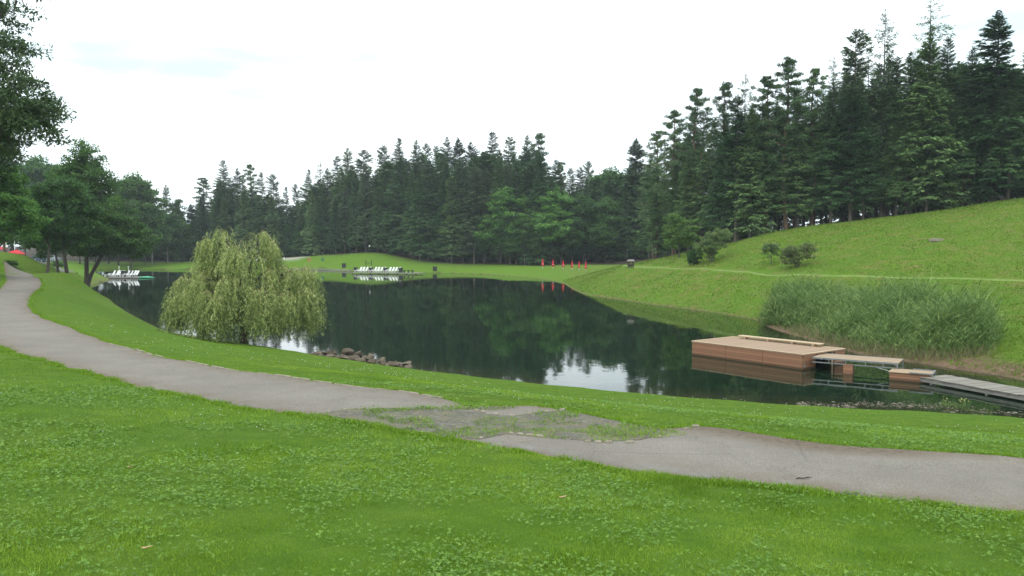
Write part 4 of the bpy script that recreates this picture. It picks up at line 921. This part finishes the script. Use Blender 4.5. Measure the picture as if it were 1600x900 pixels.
# coarse tufts on the right bank and slope
n = 150000; px = g.uniform(880, 1640, n); D = g.uniform(26, 108, n)**1.0; x = (px-800)/F*D; y = D; z = terr(x, y)
ok = (z > .08) & (polydist(x, y, tr2[::6]) > .5) & ~inpoly(x, y, fpoly) & ~((y < 30) & (x < 12)); x, y, z = x[ok], y[ok], z[ok]; n = len(x)
d = unit(np.concatenate([g.normal(0, .6, (n, 2)), np.ones((n, 1))], 1)); S = unit(np.concatenate([g.normal(0, 1, (n, 2)), np.zeros((n, 1))], 1)); B = np.stack([x, y, z-.01], -1)
hh = (.05+.10*vnoise(x, y, .8, 31)*g.random(n))[:, None]*1.1; ww = (.02+.0005*y)[:, None]
V = np.stack([B-S*ww, B+S*ww, B+d*hh], 1).reshape(-1, 3)
M['blade2'] = leafmat('meadow_blades', [(.09,.16,.012),(.155,.24,.025),(.23,.29,.05)], .3, 0, .6)
tag(npobj('meadow_tufts', V, np.arange(len(V)).reshape(-1, 3), M['blade2'], attr=dict(v=np.repeat(np.clip(.35+.7*(vnoise(x, y, 2.3, 32)-.4)+g.normal(0, .2, n), 0, 1), 3))), 'rough meadow tufts on the bank and hillside right of the lake', 'grass', kind='stuff')

# ------------------------------------------------------------------ objects
# ---- floating wooden platform
A0 = np.array([8.0, 35.3]); RZ = math.atan2(-.8, .6)
pf = empty('floating_platform', (A0[0], A0[1], 0), RZ, 'big box-shaped wooden platform floating on the lake, clad in reddish boards', 'platform')
LN, WD, TP = 5.5, 2.9, .6
for i in range(3):
    x0 = i*LN/3; MB().box((x0+LN/6, -.012, .20), (LN/3-.014, .03, .73), bev=.004).build('side_panel', M['clad'], pf)
for i in range(3):
    x0 = i*LN/3; MB().box((x0+LN/6, WD+.012, .20), (LN/3-.014, .03, .73), bev=.004).build('rear_panel', M['clad'], pf)
MB().box((-.015, WD/2, .20), (.03, WD-.06, .73)).build('end_panel', M['clad'], pf)
MB().box((LN+.015, .42, .20), (.03, .80, .73)).build('end_panel', M['clad'], pf)
MB().box((LN+.015, WD-.36, .20), (.03, .72, .73)).build('end_panel', M['clad'], pf)
mb = MB(); mb.box((LN/2, WD/2, TP-.02), (LN+.06, WD+.06, .045), bev=.006); mb.build('deck', M['deck'], pf)
mb = MB()
for y_ in (0.0, WD): mb.box((LN/2, y_, TP+.012), (LN+.09, .09, .022), bev=.004)
for x_ in (0.0, LN): mb.box((x_, WD/2, TP+.014), (.09, WD-.1, .022), bev=.004)
mb.build('edge_board', M['newwood'], pf)
mb = MB()
for i in range(4):
    for j in (.45, WD-.45): mb.cyl((.6+i*1.3, j, -.02), .3, .5, 14, axis='Y')
mb.build('float', M['black'], pf)
mb = MB().box((LN-.06, .06, .28), (.06, .06, .55)); mb.box((LN-.06, .86, .28), (.06, .06, .55)); mb.box((LN-.06, WD-.76, .28), (.06, .06, .55)); mb.build('corner_post', M['newwood'], pf)
mb = MB().cyl((LN+.05, .06, .12), .035, .04, 10, axis='X'); mb.box((LN+.05, .06, .20), (.02, .03, .14)); mb.build('mooring_ring', M['steel'], pf)
# long plank resting on the deck
u_ = np.array([.6, -.8]); w_ = np.array([.8, .6]); c = A0+u_*2.55+w_*2.72
pk = empty('long_plank', (c[0], c[1], TP+.025), RZ+.02, 'long pale plank lying along the far edge of the wooden platform', 'plank')
MB().box((0, 0, .095), (4.1, .30, .05), bev=.008).build('board', M['newwood'], pk)
mb = MB()
for x_ in (-1.7, -.5, .7, 1.7): MB().box((x_, 0, .035), (.08, .26, .07)).build('batten', M['newwood'], pk)
# gangway
G0 = np.array([11.62, 30.75]); GA = math.atan2(-.55, .83)
gw = empty('gangway', (G0[0], G0[1], 0), GA, 'gangway of pale boards on a steel frame, reaching into the platform', 'gangway')
MB().box((1.5, .72, .50), (3.0, 1.36, .04), bev=.004).build('walking_boards', M['gang'], gw)
mb = MB()
for y_ in (.02, 1.42):
    mb.box((1.5, y_, .50), (3.04, .045, .06)); mb.box((1.45, y_, .34), (2.9, .04, .04))
    mb.tube([(2.2, y_, .33), (2.96, y_, .16)], .014, 6)
    for x_ in (.6, 1.2, 1.9, 2.5): mb.box((x_, y_, .42), (.03, .03, .12))
for x_ in (.3, 1.2, 2.1, 2.9): mb.box((x_, .72, .45), (.05, 1.36, .04))
mb.build('steel_frame', M['steel'], gw)
for y_ in (.02, 1.42): MB().box((2.98, y_, .13), (.05, .05, .82)).build('leg', M['steel'], gw)
wb = empty('wooden_block', (12.75, 30.1, -.2), GA, 'short reddish wooden block standing in the water under the gangway', 'block')
MB().box((0, 0, .24), (.34, .3, .62), bev=.01).build('block', M['clad'], wb)
st_ = empty('boarding_step', (14.35, 28.55, 0), GA, 'low boarded step between the gangway and the grey walkway', 'step')
MB().box((0, -.02, .12), (1.30, .9, .34), bev=.006).build('step_box', M['clad'], st_); MB().box((0, -.02, .305), (1.36, .96, .03), bev=.004).build('tread', M['gang'], st_)
mb = MB()
for y_ in (-.52, .48): mb.box((.72, y_, .08), (.045, .045, .55)); mb.box((.36, y_, .335), (.72, .04, .04))
mb.box((.72, -.02, .335), (.045, .96, .04)); mb.build('steel_rim', M['steel'], st_)
bw = empty('grey_walkway', (14.35, 27.95, 0), math.atan2(-.93, .37), 'narrow weathered grey boardwalk leading from the step out of the right edge', 'boardwalk')
mb = MB(); n_ = 50; gg = np.random.default_rng(5)
for i in range(n_): mb.box((.09+i*.19, .62+gg.normal(0, .012), .205+gg.normal(0, .004)), (.172, 1.26, .035), gg.normal(0, .006), bev=.006)
mb.build('boards', M['boards'], bw)
mb = MB()
for y_ in (.06, 1.18): mb.box((4.7, y_, .12), (9.4, .07, .13))
mb.build('beam', M['greywood'], bw)
for i in range(5):
    for y_ in (.1, 1.14): MB().cyl((.4+i*2.1, y_, -.35), .06, 1.0, 8).build('post', M['greywood'], bw)

# ---- rocks at the near shore
def rock_mesh(seed):
    g_ = np.random.default_rng(seed); import bmesh
    bm = bmesh.new(); bmesh.ops.create_icosphere(bm, subdivisions=3, radius=1)
    ns_ = [unit(g_.normal(0, 1, 3)) for _ in range(16)]; ds = g_.uniform(.45, .85, 16)
    for v in bm.verts:
        p = np.array(v.co)
        for n1, d1 in zip(ns_, ds):
            e = p@n1-d1
            if e > 0: p = p-n1*e*.92
        p = p*(1+.07*math.sin(p[0]*7+seed)*math.cos(p[1]*9)+.05*math.sin(p[2]*17+p[0]*11+seed)); p[2] *= .7; v.co = p
    me = bpy.data.meshes.new('rock'); bm.to_mesh(me); bm.free(); me.materials.append(M['rock'] if seed % 3 else M['rocklight']); return me
RM = [rock_mesh(s) for s in range(101, 107)]
g = np.random.default_rng(91)
rock_px = [(545,554,.42,'biggest flat-topped rock at the crest of the rock heap by the willow'),(579,561,.33,'pale rounded rock standing up in the middle of the rock heap'),(519,556,.40,'light rock at the upper left of the rock heap'),
 (496,560,.34,'leftmost rock of the heap, nearest the willow'),(633,573,.30,'last rock at the right tip of the rock heap'),(560,557,.34,'dark slab right of the flat-topped rock')]
for i in range(56): rock_px.append((500+136*(i/55)+g.uniform(-8, 8), 558+18*(i/55)+g.uniform(-6, 5), g.uniform(.08, .27), None))
for i, (a, b, s, lab) in enumerate(rock_px):
    p = PZ(a, b-4, .12); o = bpy.data.objects.new('rock', RM[i % 6]); COL.objects.link(o)
    o.location = (p[0], p[1], max(tz(p[0], p[1])*.8, 0)+.02+s*.25); o.scale = (s*g.uniform(.7, 1), s*g.uniform(.6, 1), s*g.uniform(.55, .85)); o.rotation_euler = (g.normal(0, .2), g.normal(0, .2), g.random()*6.28)
    tag(o, lab or 'small brown rock in the heap of rocks at the near shore right of the willow', 'rock', 'rocks heaped at the near shore')
# washed up debris in the shallows
V = []; 
mb = MB()
for i in range(520):
    a = g.uniform(1245, 1475) if i < 380 else g.uniform(1475, 1640); b = np.interp(a, [1245, 1350, 1475, 1640], [634, 637, 641, 652])+g.normal(0, 2.6)+(-4 if a > 1340 and a < 1470 else 0)
    p = PZ(a, b-2, .0); s = g.uniform(.015, .045)*(1.8 if g.random() < .12 else 1); mb.box((p[0], p[1], .004), (s*g.uniform(.8, 3), s, s*.3), g.random()*6.28, bev=s*.15)
M['debris'] = simple('washed_up_stones', (.22,.19,.14), (.08,.07,.045), 3, .9)
tag(mb.build('shore_debris', M['debris']), 'small stones and washed-up bits in the shallows at the near right shore', 'debris', kind='stuff')
g2 = np.random.default_rng(95)
def wplant(px, py, s, lab, mat='shrub', n=70):
    x, y, z = hit(px, py); r_ = empty('waterside_plant', (x, y, z), 0, lab, 'plant')
    a = g2.random(n)*6.28; B = np.stack([np.cos(a)*.08*s, np.sin(a)*.08*s, 0*a], 1)+g2.normal(0, .08*s, (n, 3))*[1, 1, 0]
    D = np.stack([np.cos(a)*.6, np.sin(a)*.6, np.ones(n)], 1)+g2.normal(0, .25, (n, 3)); V, Q = rhombi(B, D, g2.normal(0, 1, (n, 3)), s*g2.uniform(.2, .6, n), np.full(n, .035*s))
    npobj('leaves', V, Q, M[mat], r_, attr=dict(v=np.repeat(g2.random(n), 4)))
    fb = MB()
    for i in range(9):
        p = np.array([g2.normal(0, .14*s), g2.normal(0, .14*s), g2.uniform(.35, .6)*s]); fb.box(p, (.03*s, .03*s, .02*s), g2.random()*3)
    fb.build('blossom', M['yellow'], r_)
M['yellow'] = simple('yellow_petals', (.75,.68,.30), (.6,.5,.15), 6, .7)
wplant(1505, 641, .7, 'pale yellow flowering plant at the water edge near the right side')
wplant(1478, 637, .5, 'low whitish plant left of the yellow flowering one at the shore')

# ---- loungers
def lounger():
    r_ = empty('sun_lounger', (0, 0, 0))
    MB().box((0, -.45, .32), (.62, 1.2, .06), bev=.02).build('seat', M['white'], r_)
    b = MB(); b.box((0, .42, .62), (.62, .07, .85), rx=-.55, bev=.02); b.build('backrest', M['white'], r_)
    for sx in (-.29, .29):
        a_ = MB(); a_.box((sx, -.1, .54), (.07, .6, .045), bev=.01); a_.box((sx, -.36, .43), (.05, .05, .22)); a_.build('armrest', M['white'], r_)
    for sx in (-.27, .27):
        for yy in (-.95, .15): MB().box((sx, yy, .15), (.06, .07, .3)).build('leg', M['white'], r_)
    return r_
LP = lounger(); used_first = [False]
def put_lounger(x, y, z, rz, label, group):
    o = LP if not used_first[0] else copy_tree(LP); used_first[0] = True
    o.location = (x, y, z); o.rotation_euler = (0, 0, rz); o.scale = (.68, .95, .95); return tag(o, label, 'sun lounger', group)
dk = [PZ(548, 427.3, .05), PZ(652, 428.6, .05)]; dl = np.linalg.norm(dk[1]-dk[0]); da = math.atan2(dk[1][1]-dk[0][1], dk[1][0]-dk[0][0])
fd = empty('bathing_deck', (dk[0][0], dk[0][1], 0), da, 'low wooden deck at the far bank carrying the row of white loungers', 'deck')
MB().box((dl/2, 1.7, .20), (dl, 3.4, .08)).build('deck_boards', M['greywood'], fd)
mb = MB()
for i in range(8): mb.box((.3+i*(dl-.6)/7, .1, -.1), (.14, .14, .6))
mb.build('pile', M['darkwood'], fd)
ca, sa = math.cos(da), math.sin(da)
def on_deck(px, yy, base=dk[0]):
    # point on the deck line whose picture column is px
    lo, hi = 0, dl
    for _ in range(40):
        m_ = (lo+hi)/2; x = dk[0][0]+ca*m_-sa*yy; y = dk[0][1]+sa*m_+ca*yy
        if 800+F*x/(y*math.cos(PIT)+.15) < px: lo = m_
        else: hi = m_
    return x, y
ordw = ['first', 'second', 'third', 'fourth']; grw = ['left', 'middle', 'right']
for gi, (p0, p1) in enumerate([(561, 575), (584, 598.5), (607, 621)]):
    for k_ in range(4):
        x, y = on_deck(p0+(p1-p0)*k_/3, 1.6); put_lounger(x, y, .24, R(-42+random.uniform(-4, 4)), f'{ordw[k_]} white lounger from the left in the {grw[gi]} four on the far deck', 'white loungers on the far deck')
def dark_table(x, y, z, lab, grp, s=1.0):
    r_ = empty('side_table', (x, y, z), .2, lab, 'table', grp)
    MB().box((0, 0, .72*s), (.8*s, .7*s, .06), bev=.01).build('table_top', M['black'], r_)
    MB().box((0, 0, .36*s), (.6*s, .55*s, .66*s), bev=.02).build('base', M['black'], r_)
for px, lab in [(555,'dark table at the left end of the far lounger row'),(579.5,'dark table between the left and middle four loungers'),(602.5,'dark table between the middle and right four loungers'),(626,'dark table at the right end of the far lounger row')]:
    x, y = on_deck(px, 1.7); dark_table(x, y, .24, lab, 'dark tables between the loungers', 1.15)
x, y = on_deck(638, 1.5); bn = empty('low_bench', (x, y, .24), da, 'long low dark bench right of the far lounger row', 'bench')
MB().box((0, 0, .42), (1.9, .4, .07), bev=.01).build('seat', M['black'], bn)
for s_ in (-.8, 0, .8): MB().box((s_, 0, .2), (.08, .34, .4)).build('leg', M['black'], bn)
x, y, z = hit(576, 415.5); rl = empty('rail', (x, y, z), 0, 'dark hand rail with two posts behind the middle loungers', 'railing')
mb = MB(); mb.box((0, 0, .55), (1.1, .06, .08)); mb.build('bar', M['black'], rl)
for s_ in (-.55, .55): MB().box((s_, 0, .55), (.12, .12, 1.1)).build('post', M['black'], rl)
def litter_bin(px, py, wpx, hpx, mat, lab):
    x, y, z = hit(px, py); w_m = wpx*y/F; h_m = hpx*y/F
    r_ = empty('litter_bin', (x, y, z-.03), .1, lab, 'bin', 'square bins on the far bank')
    MB().box((0, 0, h_m*.45), (w_m*.86, w_m*.7, h_m*.9), bev=.03).build('body', M[mat], r_); MB().box((0, 0, h_m*.95), (w_m, w_m*.82, h_m*.12), bev=.02).build('lid', M[mat], r_)
litter_bin(537.5, 418.5, 7, 7, 'black', 'black square bin on the far bank left of the lounger row')
litter_bin(679.5, 423.5, 7.5, 7, 'black', 'black square bin on the far bank right of the lounger row')
litter_bin(504, 408.5, 4.5, 4.5, 'green', 'small dark green bin on the grass mound beside the orange shell tent')
x, y, z = hit(483, 408.5); r_ = empty('shell_tent', (x, y, z-.03), 0, 'little orange and cream shell-shaped shelter on the far mound', 'tent')
mb = MB(); P = []; nn_ = 9; rr = .48
for i in range(nn_):
    for j in range(nn_):
        th = math.pi*i/(nn_-1); ph = math.pi*.62*j/(nn_-1); P.append((rr*math.cos(th)*.9, rr*math.sin(th)*math.cos(ph)*.7, rr*2.0*math.sin(th)*math.sin(ph)*.9))
mb.add(P, [(i*nn_+j, i*nn_+j+1, (i+1)*nn_+j+1, (i+1)*nn_+j) for i in range(nn_-1) for j in range(nn_-1)]); mb.build('canopy', M['orange'], r_, True)
x, y, z = hit(444, 405.6); r_ = empty('marker_post', (x, y, z-.03), 0, 'short white marker post by the sandy patch right of the willow', 'post')
MB().cyl((0, 0, .2), .12, .42, 10).build('post', M['white'], r_); MB().cyl((0, 0, .44), .16, .08, 10).build('cap', M['white'], r_)
x, y, z = hit(577.5, 397.2); r_ = empty('lamp_post', (x, y, z-.05), 0, 'thin pole with a white box on top, in front of the forest', 'lamp')
MB().cyl((0, 0, .8), .04, 1.6, 8).build('pole', M['darkgreymetal'], r_); MB().box((0, 0, 1.72), (.26, .26, .34), bev=.03).build('lamp_box', M['white'], r_)
# timber edge of the far bank
P = resample(np.array([PZ(a, b, .1) for a, b in [(420,421.0),(470,421.2),(505,421.6),(548,423.6)]]), step=3.)
qb = empty('quay_edge', tuple(P[0][:2])+(0,), 0, 'long pale timber edging along the far waterline left of the lounger deck', 'edging'); mb = MB()
for p, p2 in zip(P[:-1], P[1:]):
    mb.box(((p[0]+p2[0])/2-P[0][0], (p[1]+p2[1])/2-P[0][1]+.2, .20), (np.linalg.norm(p2-p)*.995, .5, .22), math.atan2(p2[1]-p[1], p2[0]-p[0]))
mb.build('timber', M['greywood'], qb)
# ---- folded red parasols
def closed_parasol(x, y, z, h, lab, first=[None]):
    if first[0] is None:
        r_ = empty('folded_parasol', (0, 0, 0)); MB().cyl((0, 0, 1.0), .028, 2.0, 8).build('pole', M['white'], r_)
        mb = MB(); prof = [(.55,.17),(.75,.21),(1.1,.17),(1.5,.12),(1.85,.06),(2.02,.015)]; nn_ = 16; P = []
        for zz, rr in prof:
            for k_ in range(nn_): q_ = rr*(1.22 if k_ % 2 else .72); P.append((q_*math.cos(k_*2*math.pi/nn_), q_*math.sin(k_*2*math.pi/nn_), zz))
        mb.add(P, [(i*nn_+k_, i*nn_+(k_+1) % nn_, (i+1)*nn_+(k_+1) % nn_, (i+1)*nn_+k_) for i in range(len(prof)-1) for k_ in range(nn_)]+[tuple(range(nn_-1, -1, -1))]); mb.build('cloth', M['red'], r_)
        mb = MB(); mb.box((0, -.215, .98), (.14, .02, .12), rx=-.1); mb.build('print', M['white'], r_)
        MB().cyl((0, 0, .05), .17, .1, 12).build('foot', M['greywood'], r_); first[0] = r_
    else: r_ = copy_tree(first[0])
    r_.location = (x, y, z); s = h/2.05; r_.scale = (s*1.05, s*1.05, s); r_.rotation_euler.z = random.uniform(-.3, .3)
    return tag(r_, lab, 'parasol', 'folded red parasols on the far bank')
for (px, yt, yb), lab in zip([(848,403.6,420.3),(864,405,420.8),(880,406,421.6),(894,407,422),(905,407.5,422.6),(915.3,408,424)],
    ['leftmost and tallest folded red parasol', 'second folded red parasol from the left', 'third folded red parasol from the left', 'fourth folded red parasol from the left', 'second last folded red parasol, right-hand end of the row', 'rightmost, fullest folded red parasol of the row']):
    x, y, z = hit(px, yb); closed_parasol(x, y, z-.02, (yb-yt)*y/F, lab)
# ---- small roofed stand by the trail
x, y, z = hit(985.5, 417.8); r_ = empty('roofed_stand', (x, y, z-.03), .2, 'small dark roofed wooden stand at the start of the trail', 'stand'); s = 13.2*y/F/1.3
r_.scale = (s, s, s)
mb = MB()
for sx in (-.38, .38):
    for sy in (-.25, .25): mb.box((sx, sy, .5), (.08, .08, 1.0))
mb.build('post', M['darkwood'], r_); MB().box((0, 0, .35), (.8, .55, .4), bev=.02).build('box', M['darkwood'], r_)
mb = MB(); mb.add([(-.55,-.4,.98),(.55,-.4,.98),(.55,.4,.98),(-.55,.4,.98),(-.42,0,1.28),(.42,0,1.28)], [(0,1,5,4),(2,3,4,5),(1,2,5),(3,0,4),(3,2,1,0)]); mb.build('roof', M['greywood'], r_)
# ---- slab on the slope, leaning log, shelters in the woods
x, y, z = hit(1463, 376.5); r_ = empty('concrete_slab', (x, y, z), .3, 'small pale concrete slab lying in the grass high on the slope', 'slab'); MB().box((0, 0, .05), (.85, .7, .22), bev=.03).build('slab', M['white_c'] if 'white_c' in M else M['edgestone'], r_); MB().box((-.05, 0, .17), (.4, .35, .03), bev=.01).build('lid', M['steel'], r_)
p0 = PD(1574, 315, 77.5); p1 = PD(1541, 295, 77.5); r_ = empty('leaning_log', tuple(p0), 0, 'pale broken trunk leaning between the stems near the right edge', 'log')
mb = MB(); d_ = Vector(p1-p0); mb.tube([(0, 0, 0), d_*.5+Vector((0, 0, .08)), d_], [.2, .17, .12], 7); mb.build('trunk', M['palebark'], r_, True)
for px, yt, yb, D, wpx, lab in [(1158, 347, 374, 92, 46, 'dark open timber shelter between the stems at the left end of the hill wood'), (585, 368, 396, 181, 40, 'small dark gabled hut among the trees behind the mound')]:
    x = (px-800)/F*D; z = tz(x, D); wm = wpx*D/F; hm = (PD(px, yt, D)[2]-z)
    r_ = empty('timber_shelter', (x, D, z-.05), 0, lab, 'shelter')
    for sx in (-.46, 0, .46):
        for sy in (0, 2.4): MB().box((sx*wm, sy, hm*.4), (.16, .16, hm*.82)).build('post', M['darkwood'], r_)
    k_ = hm; mb = MB(); mb.add([(-.54*wm,-.3,.78*k_),(.54*wm,-.3,.78*k_),(.54*wm,2.8,.78*k_),(-.54*wm,2.8,.78*k_),(0,-.3,k_),(0,2.8,k_),(-.54*wm,-.3,.73*k_),(.54*wm,-.3,.73*k_),(.54*wm,2.8,.73*k_),(-.54*wm,2.8,.73*k_)],
        [(0,4,5,3),(4,1,2,5),(0,6,7,1,4),(2,8,9,3,5),(6,9,8,7),(0,3,9,6),(1,7,8,2)]); mb.build('roof', M['greywood'], r_)
    MB().box((0, 2.5, hm*.36), (wm*.9, .08, hm*.72)).build('back_wall', M['darkwood'], r_)
# ---- left bank: deck with loungers
a1 = PZ(166, 434.6, .05); a2 = PZ(214, 434.9, .05); a3 = PZ(251, 433.4, .05)
r_ = empty('bathing_raft', (a1[0], a1[1], 0), 0, 'low grey raft with white loungers in the inlet beyond the forked tree', 'raft')
MB().box(((a2[0]-a1[0])/2, 1.4, .12), (a2[0]-a1[0], 3.0, .14)).build('raft_boards', M['greywood'], r_)
mb = MB(); w_m = a3[0]-a2[0]; mb.add([(a2[0]-a1[0]+.02,-.05,.10),(a3[0]-a1[0],1.2,.10),(a2[0]-a1[0]+.02,2.9,.10),(a2[0]-a1[0]+.02,-.05,.22),(a3[0]-a1[0],1.2,.14),(a2[0]-a1[0]+.02,2.9,.22)], [(0,2,1),(3,4,5),(0,1,4,3),(1,2,5,4),(2,0,3,5)])
M['mat'] = simple('green_mat', (.12,.55,.30), (.08,.42,.22), 3, .8); mb.build('mat', M['mat'], r_)
ys = a1[1]+1.7
lp = [(174,'leftmost'),(179.5,'second'),(184.5,'third'),(189,'fourth'),(197,'fifth'),(202,'sixth'),(207,'seventh'),(212,'rightmost')]
for px, wd_ in lp:
    x = (px-800)/F*ys; put_lounger(x, ys+random.uniform(-.2, .2), .19, R(-42 if px > 195 else -30)+random.uniform(-.25, .25), f'{wd_} white lounger{" from the left" if wd_ not in ("leftmost","rightmost") else ""} on the raft in the left inlet', 'white loungers on the left raft')
x = (193.3-800)/F*ys; dark_table(x, ys, .19, 'dark table amid the white loungers on the left raft', None, 1.2)
for px, lab in [(186, 'left one of two short white poles behind the raft loungers'), (200.5, 'right one of two short white poles behind the raft loungers')]:
    x = (px-800)/F*(ys+1); r_ = empty('white_pole', (x, ys+1, .19), 0, lab, 'pole', 'short white poles on the left raft'); MB().cyl((0, 0, .75), .035, 1.5, 6).build('pole', M['white'], r_); MB().cyl((0, 0, 1.5), .09, .12, 8).build('knob', M['white'], r_)
# ---- cars
def car(x, y, z, rz, paint, label, L_=4.3, W_=1.75, Hh_=1.45):
    r_ = empty('parked_car', (x, y, z), rz, label, 'car')
    prof = [(-.5,.22),(-.5,.48),(-.46,.62),(-.36,.66),(-.24,.95),(-.10,1),(.14,1),(.26,.66),(.44,.58),(.5,.45),(.5,.22)]
    mb = MB(); P = []
    for yy, inn in ((-.5, 0), (.5, 0)):
        for a, b in prof: P.append((a*L_, yy*W_*(.86 if b > .7 else 1), b*Hh_))
    n_ = len(prof); mb.add(P, [(i, (i+1) % n_, n_+(i+1) % n_, n_+i) for i in range(n_)]+[tuple(range(n_-1, -1, -1)), tuple(range(n_, 2*n_))]); mb.build('body', paint, r_)
    for s_ in (-1, 1):
        mb = MB(); q_ = [(-.33,.68),(-.235,.90),(-.1,.95),(.13,.95),(.22,.68)]
        P = [(a*L_, s_*W_*.5*(.875 if b > .7 else 1.0)+s_*.012, b*Hh_) for a, b in q_]; mb.add(P, [tuple(range(5)) if s_ < 0 else tuple(range(4, -1, -1))]); mb.build('side_window', M['glass'], r_)
    mb = MB(); mb.add([(.262*L_+.02,-.42*W_,.69*Hh_),(.262*L_+.02,.42*W_,.69*Hh_),(.15*L_+.02,.38*W_,.97*Hh_),(.15*L_+.02,-.38*W_,.97*Hh_)], [(0,1,2,3)]); mb.build('windscreen', M['glass'], r_)
    for a in (-.32, .32):
        for s_ in (-.46, .46):
            t_ = MB().cyl((a*L_, s_*W_, .31), .31, .2, 16, axis='Y').build('wheel', M['rubber'], r_); MB().cyl((a*L_, s_*W_+(.105 if s_ > 0 else -.105), .31), .18, .02, 12, axis='Y').build('rim', M['steel'], t_)
    for s_ in (-.36, .36): MB().box((.497*L_, s_*W_, .45*Hh_), (.05, .3, .12), bev=.01).build('headlight', M['white'], r_)
M['silver'] = simple('silver_paint', (.33,.35,.38), (.3,.32,.35), 2, .3, metal=.3); M['darkblue'] = simple('dark_blue_paint', (.04,.06,.12), None, 2, .3)
for px, py, mt_, lab, rz_ in [(75.5, 411.5, 'silver', 'silver car parked beyond the grass bank, seen under the left-hand trees', math.pi), (61, 411.5, 'darkblue', 'dark blue car parked left of the silver one', math.pi-.2)]:
    x, y = (px-800)/F*158, 158; car(x, y, tz(x, y), rz_, M[mt_], lab)
# ---- red parasol, open, at the left edge
def open_parasol(px, py, D, wpx, lab, tilt):
    x = (px-800)/F*D; zt = PD(px, py, D)[2]; zg = tz(x, D); r_ = empty('open_parasol', (x, D, zg), 0, lab, 'parasol', 'open red parasols at the left edge'); R_ = wpx*D/F/2; h_ = zt-zg
    MB().cyl((0, 0, h_/2), .03, h_, 8).build('pole', M['white'], r_); mb = MB(); n_ = 8
    P = [(0, 0, h_)]+[(R_*math.cos(k*2*math.pi/n_)*1.0, R_*math.sin(k*2*math.pi/n_), h_-.42*R_+tilt*R_*math.cos(k*2*math.pi/n_)) for k in range(n_)]+[(0, 0, h_-.03)]+[(R_*.99*math.cos(k*2*math.pi/n_), R_*.99*math.sin(k*2*math.pi/n_), h_-.5*R_+tilt*R_*math.cos(k*2*math.pi/n_)) for k in range(n_)]
    mb.add(P, [(0, 1+k, 1+(k+1) % n_) for k in range(n_)]+[(9, 10+(k+1) % n_, 10+k) for k in range(n_)]+[(1+k, 10+k, 10+(k+1) % n_, 1+(k+1) % n_) for k in range(n_)]); mb.build('canopy', M['red'], r_)
open_parasol(27, 390, 118, 24, 'open red parasol on the grass mound at the left edge', -.15)
open_parasol(-2, 384, 116, 24, 'open red parasol cut off by the left edge', 0)
x, y = (24-800)/F*121, 121; z = tz(x, y); r_ = empty('flag_pole', (x, y, z), 0, 'thin white pole behind the open red parasol', 'pole'); zt = PD(24, 372, 121)[2]; MB().cyl((0, 0, (zt-z)/2), .05, zt-z, 8).build('pole', M['white'], r_); MB().cyl((0, 0, zt-z+.05), .09, .12, 8).build('cap', M['white'], r_)
x, y = (12-800)/F*121, 121; z = tz(x, y); zt = PD(12, 380, 121)[2]; r_ = empty('notice_board', (x, y, z), 0, 'narrow white board on a post left of the red parasol', 'sign'); MB().cyl((0, 0, (zt-z)*.5), .04, zt-z, 8).build('post', M['darkgreymetal'], r_); MB().box((0, -.06, zt-z-.25), (.3, .04, .75)).build('board', M['white'], r_)
# ---- twig on the path, a few fallen leaves
x, y, z = hit(1257, 752, 5, 20); r_ = empty('fallen_twig', (x, y, z+.02), 0, 'dark crooked twig lying on the asphalt in the right foreground', 'twig')
mb = MB(); mb.tube([(-.085, .0, .008), (-.05, .012, .012), (-.02, -.004, .01), (.02, .016, .012), (.05, .03, .014), (.085, .028, .008)], [.006, .007, .006, .006, .005, .003], 5); mb.build('stem', M['darkwood'], r_)
mb = MB(); mb.tube([(.02, .016, .012), (.045, -.005, .012)], [.004, .002], 4); mb.build('side_shoot', M['darkwood'], r_)
M['deadleaf'] = simple('dead_leaf', (.52,.36,.20), (.36,.22,.10), 20, .8)
for px, py, lab in [(204,738,'pale fallen leaf in the lawn at the left of the foreground'),(229,869,'brownish fallen leaf in the lawn near the bottom left'),(878,786,'pale fallen leaf on the lawn below the bend of the lower path')]:
    x, y, z = hit(px, py, 3, 20); z = tz(x, y)+.05; mb = MB(); s_ = .035
    mb.add([(-s_, 0, .006), (-.2*s_, .6*s_, 0), (.9*s_, .35*s_, .012), (1.3*s_, 0, .018), (.8*s_, -.4*s_, .012), (-.2*s_, -.55*s_, .004), (0, 0, -.006)], [(0,6,1),(1,6,2),(2,6,3),(3,6,4),(4,6,5),(5,6,0)])
    o = mb.build('fallen_leaf', M['deadleaf']); o.location = (x, y, z); tag(o, lab, 'leaf')
